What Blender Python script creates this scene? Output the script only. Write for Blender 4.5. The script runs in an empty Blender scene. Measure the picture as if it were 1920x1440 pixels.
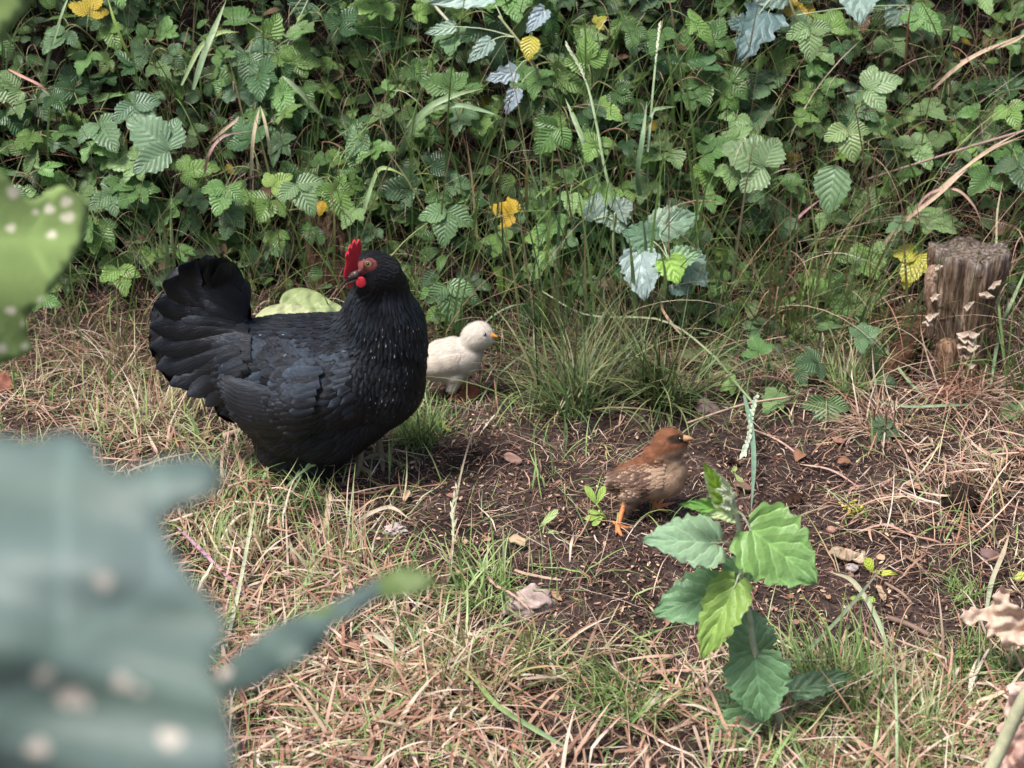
import bpy, bmesh, math, random
import numpy as np
from mathutils import Vector, Matrix, noise
from mathutils.bvhtree import BVHTree
from mathutils.geometry import delaunay_2d_cdt

R = math.radians
SC = bpy.context.scene
COL = SC.collection
rng = np.random.default_rng(7)

# ------------------------------------------------------------------ camera
PITCH = R(27.0); CAMZ = 1.25; FPX = 2772.0
cam = bpy.data.cameras.new('camera'); camo = bpy.data.objects.new('camera', cam); COL.objects.link(camo)
camo.location = (0, 0, CAMZ); camo.rotation_euler = (math.pi/2 - PITCH, 0, 0)
cam.sensor_width = 36; cam.lens = FPX/1920*36
cam.clip_start = 0.02; cam.clip_end = 200
cam.dof.use_dof = True; cam.dof.focus_distance = 2.30; cam.dof.aperture_fstop = cam.lens/1000/0.0078
SC.camera = camo

# ------------------------------------------------------------------ light
SUN_EL, SUN_AZ = R(65), R(236)       # azimuth measured clockwise from +Y
w = bpy.data.worlds.new('World'); SC.world = w; w.use_nodes = True
nt = w.node_tree; bg = nt.nodes['Background']
sky = nt.nodes.new('ShaderNodeTexSky'); sky.sky_type = 'NISHITA'; sky.sun_disc = False
sky.sun_elevation = SUN_EL; sky.sun_rotation = SUN_AZ; sky.air_density = 1.0; sky.dust_density = 4.0; sky.ozone_density = 0.6
nt.links.new(sky.outputs[0], bg.inputs[0]); bg.inputs[1].default_value = 0.1
sun = bpy.data.lights.new('sun', 'SUN'); suno = bpy.data.objects.new('sun', sun); COL.objects.link(suno)
sun.energy = 3.5; sun.angle = R(15); sun.color = (1, .97, .94)
sd = Vector((math.sin(SUN_AZ)*math.cos(SUN_EL), math.cos(SUN_AZ)*math.cos(SUN_EL), math.sin(SUN_EL)))
suno.rotation_euler = sd.to_track_quat('Z', 'Y').to_euler(); suno.location = (0, 0, 5)
SC.view_settings.view_transform = 'Standard'; SC.view_settings.look = 'None'
SC.view_settings.exposure = 0.85; SC.view_settings.gamma = 1

# ------------------------------------------------------------------ pixel helpers
CF = np.array([0, math.cos(PITCH), -math.sin(PITCH)]); CU = np.array([0, math.sin(PITCH), math.cos(PITCH)]); CR = np.array([1., 0, 0])
CAM = np.array([0, 0, CAMZ])
def ray(px, py):
    d = CF + CR*((px-960)/FPX) + CU*((720-py)/FPX); return d          # depth 1 along the axis
def W(px, py, Y):
    d = ray(px, py); return CAM + d*(Y/d[1])
def D(px, py, dep): return CAM + ray(px, py)*dep
def proj(P):
    P = np.atleast_2d(P) - CAM; z = P@CF
    return 960 + (P@CR)/z*FPX, 720 - (P@CU)/z*FPX

# ------------------------------------------------------------------ terrain
def _h(ix, iy, s):
    n = (ix*374761393 + iy*668265263 + s*1442695041) & 0xffffffff
    n = ((n ^ (n >> 13))*1274126177) & 0xffffffff
    return ((n ^ (n >> 16)) & 0xffff)/65535.0
def vn(x, y, s=0):
    x = np.asarray(x, float); y = np.asarray(y, float)
    ix = np.floor(x).astype(np.int64); iy = np.floor(y).astype(np.int64); fx = x-ix; fy = y-iy
    fx = fx*fx*(3-2*fx); fy = fy*fy*(3-2*fy)
    a = _h(ix, iy, s); b = _h(ix+1, iy, s); c = _h(ix, iy+1, s); d = _h(ix+1, iy+1, s)
    return (a*(1-fx)+b*fx)*(1-fy)+(c*(1-fx)+d*fx)*fy - .5
def fbm(x, y, f, s=0, o=3):
    r = 0; a = 1
    for k in range(o): r = r + a*vn(np.asarray(x)*f, np.asarray(y)*f, s+k*7); f *= 2.1; a *= .5
    return r
def H(x, y):
    x = np.asarray(x, float); y = np.asarray(y, float)
    foot = 2.60 + .10*fbm(x, x*0, 1.3, 3) - .05*np.clip(-x-.45, 0, 1)
    t = np.clip(y-foot, 0, None)
    b = 1.30*(t - .14*(1-np.exp(-t/.14)))
    b = np.where(b > 1.5, 1.5+.35*(1-np.exp(-(b-1.5)/.35)), b)
    k = np.clip(t*3, 0, 1)
    near = np.exp(-((y-2)**2)/3.)
    return b + near*(.022*fbm(x, y, 3.0, 11)+.011*fbm(x, y, 13, 17)) + k*.13*fbm(x, y, 3.5, 23, 3)
def G(px, py, lift=0.0):
    d = ray(px, py); t = np.linspace(.8, 6, 900)
    p = CAM[None]+d[None]*t[:, None]
    below = p[:, 2] < H(p[:, 0], p[:, 1])+lift
    i = int(np.argmax(below)) if below.any() else len(t)-1
    return p[i]
def Hn(x, y, e=.01):
    n = np.stack([-(H(x+e, y)-H(x-e, y))/(2*e), -(H(x, y+e)-H(x, y-e))/(2*e), np.ones_like(np.asarray(x, float))], -1)
    return n/np.linalg.norm(n, axis=-1, keepdims=True)

# ------------------------------------------------------------------ object helpers
def tag(o, label=None, cat=None, group=None, kind=None):
    if label: o['label'] = label
    if cat: o['category'] = cat
    if group: o['group'] = group
    if kind: o['kind'] = kind
    return o
def empty(name, loc, label=None, cat=None, group=None):
    o = bpy.data.objects.new(name, None); COL.objects.link(o); o.location = [float(v) for v in loc]
    o.empty_display_size = .02
    return tag(o, label, cat, group)
def mk(name, V, F, mat, parent=None, col=None, uv=None, smooth=True, origin=None):
    """V (n,3) world coordinates; F array or list of arrays of faces; col per vertex; uv per vertex"""
    V = np.asarray(V, float)
    if parent is not None: off = np.array(parent.location)
    elif origin is not None: off = np.asarray(origin, float)
    else: off = np.zeros(3)
    me = bpy.data.meshes.new(name)
    Fs = F if isinstance(F, list) else [F]
    Fs = [np.asarray(f, np.int32) for f in Fs if len(f)]
    tot = np.concatenate([np.full(len(f), f.shape[1], np.int32) for f in Fs])
    li = np.concatenate([f.ravel() for f in Fs])
    me.vertices.add(len(V)); me.vertices.foreach_set('co', (V-off).astype(np.float32).ravel())
    me.loops.add(len(li)); me.loops.foreach_set('vertex_index', li)
    me.polygons.add(len(tot)); me.polygons.foreach_set('loop_start', np.concatenate([[0], np.cumsum(tot)[:-1]]).astype(np.int32))
    me.polygons.foreach_set('loop_total', tot)
    me.polygons.foreach_set('use_smooth', np.full(len(tot), smooth))
    if uv is not None:
        u = me.uv_layers.new(name='UVMap'); u.data.foreach_set('uv', np.asarray(uv, np.float32)[li].ravel())
    if col is not None:
        a = me.color_attributes.new('tint', 'FLOAT_COLOR', 'POINT')
        c = np.ones((len(V), 4), np.float32); c[:, :3] = col; a.data.foreach_set('color', c.ravel())
    me.update(calc_edges=True)
    me.materials.append(mat)
    o = bpy.data.objects.new(name, me); COL.objects.link(o)
    if parent is not None: o.parent = parent
    elif origin is not None: o.location = [float(v) for v in off]
    return o
class Buf:
    def __init__(s): s.V=[]; s.F={}; s.C=[]; s.U=[]; s.n=0
    def add(s, V, F, C, U=None):
        V = np.asarray(V, float); F = np.asarray(F, int)
        s.V.append(V); s.F.setdefault(F.shape[1], []).append(F+s.n)
        C = np.asarray(C, float); s.C.append(np.broadcast_to(C, (len(V), 3)))
        s.U.append(np.zeros((len(V), 2)) if U is None else U); s.n += len(V)
    def mk(s, name, mat, parent=None, **k):
        return mk(name, np.concatenate(s.V), [np.concatenate(f) for f in s.F.values()], mat, parent, np.concatenate(s.C), np.concatenate(s.U), **k)

def spline(P, n):
    P = np.asarray(P, float); m = len(P)
    if m == 2: return P[0]+(P[1]-P[0])*np.linspace(0, 1, n)[:, None]
    Q = np.vstack([2*P[0]-P[1], P, 2*P[-1]-P[-2]]); t = np.linspace(0, m-1-1e-6, n); i = t.astype(int); f = (t-i)[:, None]
    a, b, c, d = Q[i], Q[i+1], Q[i+2], Q[i+3]
    return .5*((2*b)+(-a+c)*f+(2*a-5*b+4*c-d)*f*f+(-a+3*b-3*c+d)*f**3)
def norm(v): v = np.asarray(v, float); return v/(np.linalg.norm(v, axis=-1, keepdims=True)+1e-12)
def tube(P, r, k=6, n=None, cap=True, wob=0):
    if n: 
        rr = np.interp(np.linspace(0, 1, n), np.linspace(0, 1, len(P) if np.ndim(r)==0 else len(r)), np.full(len(P), r) if np.ndim(r)==0 else r)
        P = spline(P, n); r = rr
    P = np.asarray(P, float); n = len(P); r = np.broadcast_to(r, (n,))
    T = norm(np.gradient(P, axis=0)); ref = np.array([.13, .21, 1.]) if abs(T[0][2]) < .9 else np.array([1., .1, 0])
    A = norm(np.cross(T, ref)); B = np.cross(T, A)
    a = np.arange(k)/k*2*math.pi
    rad = r[:, None]*(1+wob*(rng.random((n, k))-.5))
    V = P[:, None]+rad[..., None]*(A[:, None]*np.cos(a)[None, :, None]+B[:, None]*np.sin(a)[None, :, None])
    i, j = np.meshgrid(np.arange(n-1), np.arange(k), indexing='ij'); j2 = (j+1) % k
    F = np.stack([i*k+j, i*k+j2, (i+1)*k+j2, (i+1)*k+j], -1).reshape(-1, 4)
    U = np.stack([np.repeat(np.linspace(0, 1, n), k), np.tile(np.arange(k)/k, n)], -1)
    V = V.reshape(-1, 3)
    if cap:
        V = np.vstack([V, P[0]-T[0]*r[0]*.4, P[-1]+T[-1]*r[-1]*.4]); c0, c1 = n*k, n*k+1; U = np.vstack([U, [0, 0], [1, 0]])
        jj = np.arange(k); j3 = (jj+1) % k
        F2 = np.stack([np.full(k, c0), j3, jj, jj], -1); F3 = np.stack([np.full(k, c1), (n-1)*k+jj, (n-1)*k+j3, (n-1)*k+j3], -1)
        return V, F, U, np.vstack([F2, F3])[:, :3]
    return V, F, U, None
def add_tube(buf, P, r, c, **k):
    V, F, U, T = tube(P, r, **k); n0 = buf.n
    buf.add(V, F, c, U)
    if T is not None: buf.F.setdefault(3, []).append(T+n0)

# ------------------------------------------------------------------ materials
def M(name):
    m = bpy.data.materials.new(name); m.use_nodes = True; n = m.node_tree.nodes; n.clear()
    return m, n, m.node_tree.links
def principled(n, l, rough=.5, spec=.5):
    p = n.new('ShaderNodeBsdfPrincipled'); o = n.new('ShaderNodeOutputMaterial'); l.new(p.outputs[0], o.inputs[0])
    p.inputs['Roughness'].default_value = rough; p.inputs['Specular IOR Level'].default_value = spec; return p, o
def math_(n, l, op, a, b=None, clamp=False):
    m = n.new('ShaderNodeMath'); m.operation = op; m.use_clamp = clamp
    for i, v in enumerate((a, b)):
        if v is None: continue
        if isinstance(v, (int, float)): m.inputs[i].default_value = v
        else: l.new(v, m.inputs[i])
    return m.outputs[0]
def mixc(n, l, f, a, b, mode='MIX'):
    m = n.new('ShaderNodeMix'); m.data_type = 'RGBA'; m.blend_type = mode
    for i, v in ((0, f), (6, a), (7, b)):
        if isinstance(v, (int, float)): m.inputs[i].default_value = v
        elif isinstance(v, tuple): m.inputs[i].default_value = (*v, 1) if len(v) == 3 else v
        else: l.new(v, m.inputs[i])
    return m.outputs[2]
def noise_(n, l, scale, detail=4, vec=None, rough=.6):
    t = n.new('ShaderNodeTexNoise'); t.inputs['Scale'].default_value = scale; t.inputs['Detail'].default_value = detail; t.inputs['Roughness'].default_value = rough
    if vec: l.new(vec, t.inputs['Vector'])
    return t.outputs[0]
def ramp_(n, l, f, stops):
    r = n.new('ShaderNodeValToRGB'); e = r.color_ramp.elements
    while len(e) < len(stops): e.new(.5)
    for k, (p, c) in enumerate(stops): e[k].position = p; e[k].color = (*c, 1) if len(c) == 3 else c
    l.new(f, r.inputs[0]); return r.outputs[0]
def attr(n, name='tint'):
    a = n.new('ShaderNodeAttribute'); a.attribute_name = name; return a.outputs['Color']
def objco(n): return n.new('ShaderNodeTexCoord').outputs['Object']
def geopos(n): return n.new('ShaderNodeNewGeometry').outputs['Position']
def bump(n, l, h, p, s=.5, d=.01):
    b = n.new('ShaderNodeBump'); b.inputs['Strength'].default_value = s; b.inputs['Distance'].default_value = d
    l.new(h, b.inputs['Height']); l.new(b.outputs[0], p.inputs['Normal']); return b

def leaf_material(name, veins=7, slope=.5, veincol=1.5, rough=.42, transl=.22, bumpd=.0016, spec=.4, mottled=.35):
    m, n, l = M(name); p, o = principled(n, l, rough, spec)
    uv = n.new('ShaderNodeUVMap'); sep = n.new('ShaderNodeSeparateXYZ'); l.new(uv.outputs[0], sep.inputs[0])
    u, v = sep.outputs[0], sep.outputs[1]
    va = math_(n, l, 'ABSOLUTE', math_(n, l, 'SUBTRACT', v, .5))
    ph = math_(n, l, 'MULTIPLY', math_(n, l, 'SUBTRACT', u, math_(n, l, 'MULTIPLY', va, slope*2)), veins)
    fr = math_(n, l, 'ABSOLUTE', math_(n, l, 'SUBTRACT', math_(n, l, 'FRACT', ph), .5))      # 0 mid, .5 at the vein
    vein = math_(n, l, 'SMOOTH_MIN', math_(n, l, 'MULTIPLY', math_(n, l, 'SUBTRACT', .5, fr), 9), 1.)
    mid = math_(n, l, 'MULTIPLY', va, 30, True)
    line = math_(n, l, 'MULTIPLY', vein, mid, True)            # 0 on veins
    tint = attr(n)
    nz = noise_(n, l, 60, 3, geopos(n))
    c1 = mixc(n, l, mottled, tint, mixc(n, l, nz, (.35, .35, .35), (1.7, 1.7, 1.6)), 'MULTIPLY')
    c2 = mixc(n, l, 1., c1, (veincol, veincol, veincol*1.02), 'MULTIPLY')
    c = mixc(n, l, line, c2, c1)
    if name in ('bramble_leaf', 'poplar_leaf'):
        sp_ = math_(n, l, 'MULTIPLY', math_(n, l, 'SUBTRACT', noise_(n, l, 42 if name == 'bramble_leaf' else 90, 3, geopos(n)), .66 if name == 'bramble_leaf' else .70), 14, True); c = mixc(n, l, math_(n, l, 'MULTIPLY', sp_, .7), c, (.15, .10, .035))
    # the underside of a leaf is paler and duller
    geo = n.new('ShaderNodeNewGeometry')
    c = mixc(n, l, math_(n, l, 'MULTIPLY', geo.outputs['Backfacing'], .35), c, (.22, .29, .19))
    l.new(c, p.inputs['Base Color'])
    hgt = math_(n, l, 'ADD', math_(n, l, 'MULTIPLY', fr, -1.6), math_(n, l, 'MULTIPLY', line, .25))
    hgt = math_(n, l, 'ADD', hgt, math_(n, l, 'MULTIPLY', noise_(n, l, 220, 3, geopos(n)), .5))
    bump(n, l, hgt, p, .8, bumpd)
    if transl:
        t = n.new('ShaderNodeBsdfTranslucent'); mx = n.new('ShaderNodeMixShader'); mx.inputs[0].default_value = transl
        l.new(mixc(n, l, 1., c, (1.3, 1.5, .55), 'MULTIPLY'), t.inputs[0]); l.new(p.outputs[0], mx.inputs[1]); l.new(t.outputs[0], mx.inputs[2]); l.new(mx.outputs[0], o.inputs[0])
    return m
MAT_BRAMBLE = leaf_material('bramble_leaf', 7, .32, 1.28, .38, .20, .0019, .36)
MAT_POPLAR = leaf_material('poplar_leaf', 4, .5, 1.45, .42, .22, .0024, .4, .45)
MAT_NEARLEAF = leaf_material('near_leaf', 4, .45, 1.3, .5, .20, .001, .3, .2)
MAT_SMALL = leaf_material('small_leaf', 4, .4, 1.2, .5, .2, .001)
def blade_material(name, rough=.5, transl=.2, spec=.35):
    m, n, l = M(name); p, o = principled(n, l, rough, spec)
    tint = attr(n); nz = noise_(n, l, 90, 2, geopos(n))
    c = mixc(n, l, .5, tint, mixc(n, l, nz, (.3, .3, .3), (1.7, 1.7, 1.7)), 'MULTIPLY'); l.new(c, p.inputs['Base Color'])
    if transl:
        t = n.new('ShaderNodeBsdfTranslucent'); mx = n.new('ShaderNodeMixShader'); mx.inputs[0].default_value = transl
        l.new(c, t.inputs[0]); l.new(p.outputs[0], mx.inputs[1]); l.new(t.outputs[0], mx.inputs[2]); l.new(mx.outputs[0], o.inputs[0])
    return m
MAT_GRASS = blade_material('grass_blade'); MAT_STRAW = blade_material('dry_blade', .7, .12, .2)
MAT_CHIP = blade_material('litter_bits', .85, 0, .15); MAT_STEM = blade_material('stem', .6, 0, .3)
def soil():
    m, n, l = M('soil'); p, o = principled(n, l, .9, .2); g = geopos(n)
    a = noise_(n, l, 9, 6, g); b = noise_(n, l, 120, 5, g, .7)
    c = ramp_(n, l, a, [(.3, (.020, .013, .011)), (.5, (.060, .039, .033)), (.72, (.125, .088, .078))])
    c = mixc(n, l, .75, c, ramp_(n, l, b, [(.35, (.25, .25, .25)), (.55, (1., .97, .95)), (.75, (2.1, 1.9, 1.8))]), 'MULTIPLY')
    sp_ = n.new('ShaderNodeSeparateXYZ'); l.new(g, sp_.inputs[0]); gap_shade = math_(n, l, 'MULTIPLY', math_(n, l, 'SUBTRACT', sp_.outputs[2], .03), 14, True)
    c = mixc(n, l, gap_shade, c, mixc(n, l, 1., c, (.30, .29, .28), 'MULTIPLY'))  # soil on the bank painted darker, standing for shade in the thicket gaps
    l.new(c, p.inputs['Base Color'])
    h = math_(n, l, 'ADD', noise_(n, l, 70, 6, g, .7), math_(n, l, 'MULTIPLY', noise_(n, l, 350, 3, g), .4)); bump(n, l, h, p, 1., .012)
    return m
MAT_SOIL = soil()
def wood(name, dark, mid, light, sc=1.0):
    m, n, l = M(name); p, o = principled(n, l, .85, .15); tc = objco(n)
    mp = n.new('ShaderNodeMapping'); mp.inputs['Scale'].default_value = (1, 1, .09); l.new(tc, mp.inputs[0])
    a = noise_(n, l, 160*sc, 6, mp.outputs[0], .7); b = noise_(n, l, 22*sc, 5, tc)
    c = ramp_(n, l, a, [(.33, dark), (.5, mid), (.70, light)])
    c = mixc(n, l, .8, c, ramp_(n, l, b, [(.3, (.35, .30, .28)), (.55, (1, 1, 1)), (.75, (1.5, 1.45, 1.4))]), 'MULTIPLY')
    c = mixc(n, l, 1., c, attr(n), 'MULTIPLY')
    l.new(c, p.inputs['Base Color']); bump(n, l, a, p, 1., .006); return m
MAT_STUMP = wood('stump_wood', (.035, .022, .016), (.19, .125, .08), (.44, .36, .30))
MAT_ROT = wood('rotten_wood', (.014, .009, .006), (.075, .044, .026), (.17, .11, .068))
def feather(nm='black_feather', sp=.24):
    m, n, l = M(nm); p, o = principled(n, l, .42, sp)
    uv = n.new('ShaderNodeUVMap'); mp = n.new('ShaderNodeMapping'); mp.inputs['Scale'].default_value = (2.5, 26, 1)
    sep = n.new('ShaderNodeSeparateXYZ'); l.new(uv.outputs[0], sep.inputs[0])
    va = math_(n, l, 'ABSOLUTE', math_(n, l, 'SUBTRACT', sep.outputs[1], .5))
    cb_ = n.new('ShaderNodeCombineXYZ'); l.new(math_(n, l, 'MULTIPLY', math_(n, l, 'SUBTRACT', sep.outputs[0], math_(n, l, 'MULTIPLY', va, .9)), 34), cb_.inputs[0]); l.new(math_(n, l, 'MULTIPLY', va, 1.5), cb_.inputs[1])
    rp = n.new('ShaderNodeVectorMath'); rp.operation = 'SCALE'; l.new(geopos(n), rp.inputs[0]); rp.inputs['Scale'].default_value = 12
    ad = n.new('ShaderNodeVectorMath'); l.new(cb_.outputs[0], ad.inputs[0]); l.new(rp.outputs[0], ad.inputs[1])
    barb = noise_(n, l, 1.0, 3, ad.outputs[0])
    w_ = n.new('ShaderNodeTexWave'); w_.inputs['Scale'].default_value = 1
    ph = math_(n, l, 'MULTIPLY', math_(n, l, 'ADD', sep.outputs[0], math_(n, l, 'MULTIPLY', va, -.8)), 150)
    barbs = math_(n, l, 'SINE', ph)
    c = mixc(n, l, .5, attr(n), mixc(n, l, barb, (.3, .3, .3), (1.8, 1.8, 1.8)), 'MULTIPLY'); l.new(c, p.inputs['Base Color'])
    p.inputs['Sheen Weight'].default_value = .0; p.inputs['Sheen Roughness'].default_value = .4; p.inputs['Sheen Tint'].default_value = (.55, .65, .85, 1)
    p.inputs['Specular Tint'].default_value = (.80, .88, 1, 1)
    l.new(math_(n, l, 'ADD', math_(n, l, 'MULTIPLY', barb, .35), .27), p.inputs['Roughness'])
    bump(n, l, math_(n, l, 'ADD', barb, math_(n, l, 'MULTIPLY', barbs, .15)), p, .7, .0012); return m
MAT_FEATHER = feather(); MAT_GLOSS = feather('glossy_black_feather', .36)
def plain(name, col, rough=.5, spec=.4, nscale=80, amt=.4, bd=.001, coat=0, sss=0):
    m, n, l = M(name); p, o = principled(n, l, rough, spec); nz = noise_(n, l, nscale, 4, geopos(n))
    c = mixc(n, l, amt, col, mixc(n, l, nz, (.3, .3, .3), (1.7, 1.7, 1.7)), 'MULTIPLY'); l.new(c, p.inputs['Base Color'])
    if bd: bump(n, l, nz, p, .8, bd)
    if coat: p.inputs['Coat Weight'].default_value = coat; p.inputs['Coat Roughness'].default_value = .05
    if sss: p.inputs['Subsurface Weight'].default_value = sss; p.inputs['Subsurface Scale'].default_value = .003
    return m
def tinted(name, rough=.8, amt=.3, sc=200, bd=.0008, spec=.3, sss=0):
    m, n, l = M(name); p, o = principled(n, l, rough, spec); nz = noise_(n, l, sc, 4, geopos(n))
    c = mixc(n, l, amt, attr(n), mixc(n, l, nz, (.3, .3, .3), (1.7, 1.7, 1.7)), 'MULTIPLY'); l.new(c, p.inputs['Base Color'])
    if bd: bump(n, l, nz, p, .8, bd)
    if sss: p.inputs['Subsurface Weight'].default_value = sss; p.inputs['Subsurface Scale'].default_value = .004
    return m
MAT_DOWN = tinted('chick_down', .9, .15, 300, .0006, .1)
MAT_SKIN = tinted('bird_skin', .55, .4, 260, .0012, .4)
MAT_DRY = tinted('dry_leaf', .8, .5, 70, .002, .2)
MAT_STONE = tinted('stone', .9, .6, 70, .004, .2)
MAT_FUNGUS = tinted('bracket_fungus', .8, .3, 90, .001, .2)
MAT_COMB = plain('comb_red', (.44, .016, .034), .5, .35, 420, .55, .002, 0, .1)
MAT_HORN = plain('dark_beak', (.075, .05, .045), .35, .5, 200, .4, .0004)
MAT_EYE = plain('eye_iris', (.42, .22, .08), .12, .6, 500, .3, 0, 1)
MAT_PUPIL = plain('eye_pupil', (.004, .004, .004), .06, .7, 10, 0, 0, 1)

# ------------------------------------------------------------------ ground
def axis(lo, hi, fine, a, b):
    s = list(np.arange(a, b, fine)); st = fine; v = a
    L = []
    while v > lo: st *= 1.25; v -= st; L.append(v)
    st = fine; v = s[-1]; Rr = []
    while v < hi: st *= 1.25; v += st; Rr.append(v)
    return np.array(L[::-1]+s+Rr)
gx = axis(-40, 40, .012, -1.25, 1.25); gy = axis(-40, 60, .012, 1.2, 3.5)
X, Y = np.meshgrid(gx, gy, indexing='ij'); Z = H(X, Y) - .0015
nx, ny = X.shape; i, j = np.meshgrid(np.arange(nx-1), np.arange(ny-1), indexing='ij')
F = np.stack([i*ny+j, (i+1)*ny+j, (i+1)*ny+j+1, i*ny+j+1], -1).reshape(-1, 4)
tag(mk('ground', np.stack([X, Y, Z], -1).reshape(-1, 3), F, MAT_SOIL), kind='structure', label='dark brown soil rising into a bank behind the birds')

# ------------------------------------------------------------------ blades (grass, straw)
def blades(root, head, th0, curl, length, width, c0, c1, segs=5, pinch=.0, wav=.3, ground=True, clear=.003, prof='blade'):
    N = len(root); t = np.linspace(0, 1, segs+1)
    th = th0[:, None]+curl[:, None]*t[None]**1.2
    hd = head[:, None]+wav*(rng.random((N, 1))-.5)*t[None]*3
    dl = length[:, None]/segs
    dx = np.sin(th)*np.cos(hd)*dl; dy = np.sin(th)*np.sin(hd)*dl; dz = np.cos(th)*dl
    P = np.stack([np.cumsum(dx, 1), np.cumsum(dy, 1), np.cumsum(dz, 1)], -1); P -= P[:, :1]
    P = P+root[:, None]
    if ground:
        g = H(P[..., 0], P[..., 1])+clear*(1+2*rng.random((N, 1))); P[..., 2] = np.maximum(P[..., 2], g)
        P[:, 0, 2] = root[:, 2]
    tw = rng.random((N, 1))*.9-.45
    side = np.stack([-np.sin(hd+tw), np.cos(hd+tw), .5*(rng.random((N, 1))-.5)*np.ones_like(hd)], -1); side = norm(side)
    if prof == 'blade': wp = np.clip(1-t**2.2, .06, 1)*np.clip(.55+t*2, 0, 1)
    elif prof == 'spikelet': wp = np.interp(t, [0, .3, .7, 1], [.25, 1, .7, .05])
    else: wp = np.ones_like(t)*.9
    Wd = width[:, None]*wp[None]*.5
    V = np.stack([P-side*Wd[..., None], P+side*Wd[..., None]], 2)             # N,S+1,2,3
    base = (np.arange(N)*(segs+1)*2)[:, None]; s = np.arange(segs)[None]*2
    F = np.stack([base+s, base+s+1, base+s+3, base+s+2], -1).reshape(-1, 4)
    C = c0[:, None, None]*(1-t[None, :, None, None])+c1[:, None, None]*t[None, :, None, None]
    C = np.broadcast_to(C, (N, segs+1, 2, 3))
    U = np.broadcast_to(np.stack(np.meshgrid(t, [0., 1.], indexing='ij'), -1)[None], (N, segs+1, 2, 2))
    return V.reshape(-1, 3), F, C.reshape(-1, 3), U.reshape(-1, 2)
def pick(pal, n, jit=.2):
    pal = np.array(pal); c = pal[rng.integers(0, len(pal), n)]
    return c*(1+jit*(rng.random((n, 1))-.5)*2)*(1+.08*(rng.random((n, 3))-.5))
GREENS = [(.10, .18, .045), (.15, .25, .065), (.08, .145, .045), (.21, .31, .09), (.12, .20, .075)]
PALEG = [(.29, .38, .14), (.37, .41, .20), (.22, .32, .10)]
STRAW = [(.42, .28, .19), (.33, .19, .13), (.52, .41, .30), (.34, .17, .115), (.20, .105, .07), (.60, .51, .42), (.14, .08, .055)]
PINK = [(.44, .28, .21), (.34, .19, .135), (.54, .42, .33), (.26, .13, .09)]
NEEDLE = [(.22, .115, .07), (.15, .08, .05), (.30, .19, .125), (.36, .25, .18), (.10, .06, .045)]
# density table over the picture, 160 px cells (12 x 9), 0..9
def table(rows): return np.array([[int(c) for c in r] for r in rows])/9.
T_STRAW = table(['111111111111', '111111111111', '111111111112', '211111111123', '321111111113', '474311110145', '678521100022', '588884210022', '689999876577'])
T_GREEN = table(['333333333333', '333333333333', '333333333332', '333334443333', '433236533322', '555232210112', '999854010011', '999987621123', '777789987888'])
T_CHIP = table(['222222222222', '222222222222', '222222222222', '443333333333', '877666666666', '667799999999', '677799999999', '666666799888', '555555555555'])
def samp(Tb, px, py):
    x = np.clip(px/160-.5, 0, 10.999); y = np.clip(py/160-.5, 0, 7.999); i = x.astype(int); j = y.astype(int); fx = x-i; fy = y-j
    return (Tb[j, i]*(1-fx)+Tb[j, i+1]*fx)*(1-fy)+(Tb[j+1, i]*(1-fx)+Tb[j+1, i+1]*fx)*fy
def scatter(n, Tb, y0=1.25, y1=2.95, x1=1.25, clump=0):
    out = []
    tot = 0
    while tot < n:
        m = n*3
        y = y0+(y1-y0)*rng.random(m); x = (rng.random(m)*2-1)*(.30+.36*y)
        p = np.stack([x, y, H(x, y)], -1); px, py = proj(p)
        d = samp(Tb, px, py)
        if clump: d = d*np.clip(.5+clump*fbm(x, y, 9, 31), 0.03, 1)
        k = rng.random(m) < d; out.append(p[k]); tot += k.sum()
    return np.concatenate(out)[:n]
def stuff_blades(name, label, n, Tb, pal, tippal, L, Wd, th, cu, mat, clump=0, segs=5, y1=2.95, clear=.004, cat='grass'):
    r = scatter(n, Tb, y1=y1, clump=clump); U = rng.random
    V, F, C, UV = blades(r, U(n)*6.283, th[0]+(th[1]-th[0])*U(n), cu[0]+(cu[1]-cu[0])*U(n), L[0]+(L[1]-L[0])*U(n)**1.5,
                         Wd[0]+(Wd[1]-Wd[0])*U(n)**1.5, pick(pal, n), pick(tippal, n), segs, clear=clear)
    return tag(mk(name, V, F, mat, None, C, UV), label, cat, kind='stuff')

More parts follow.
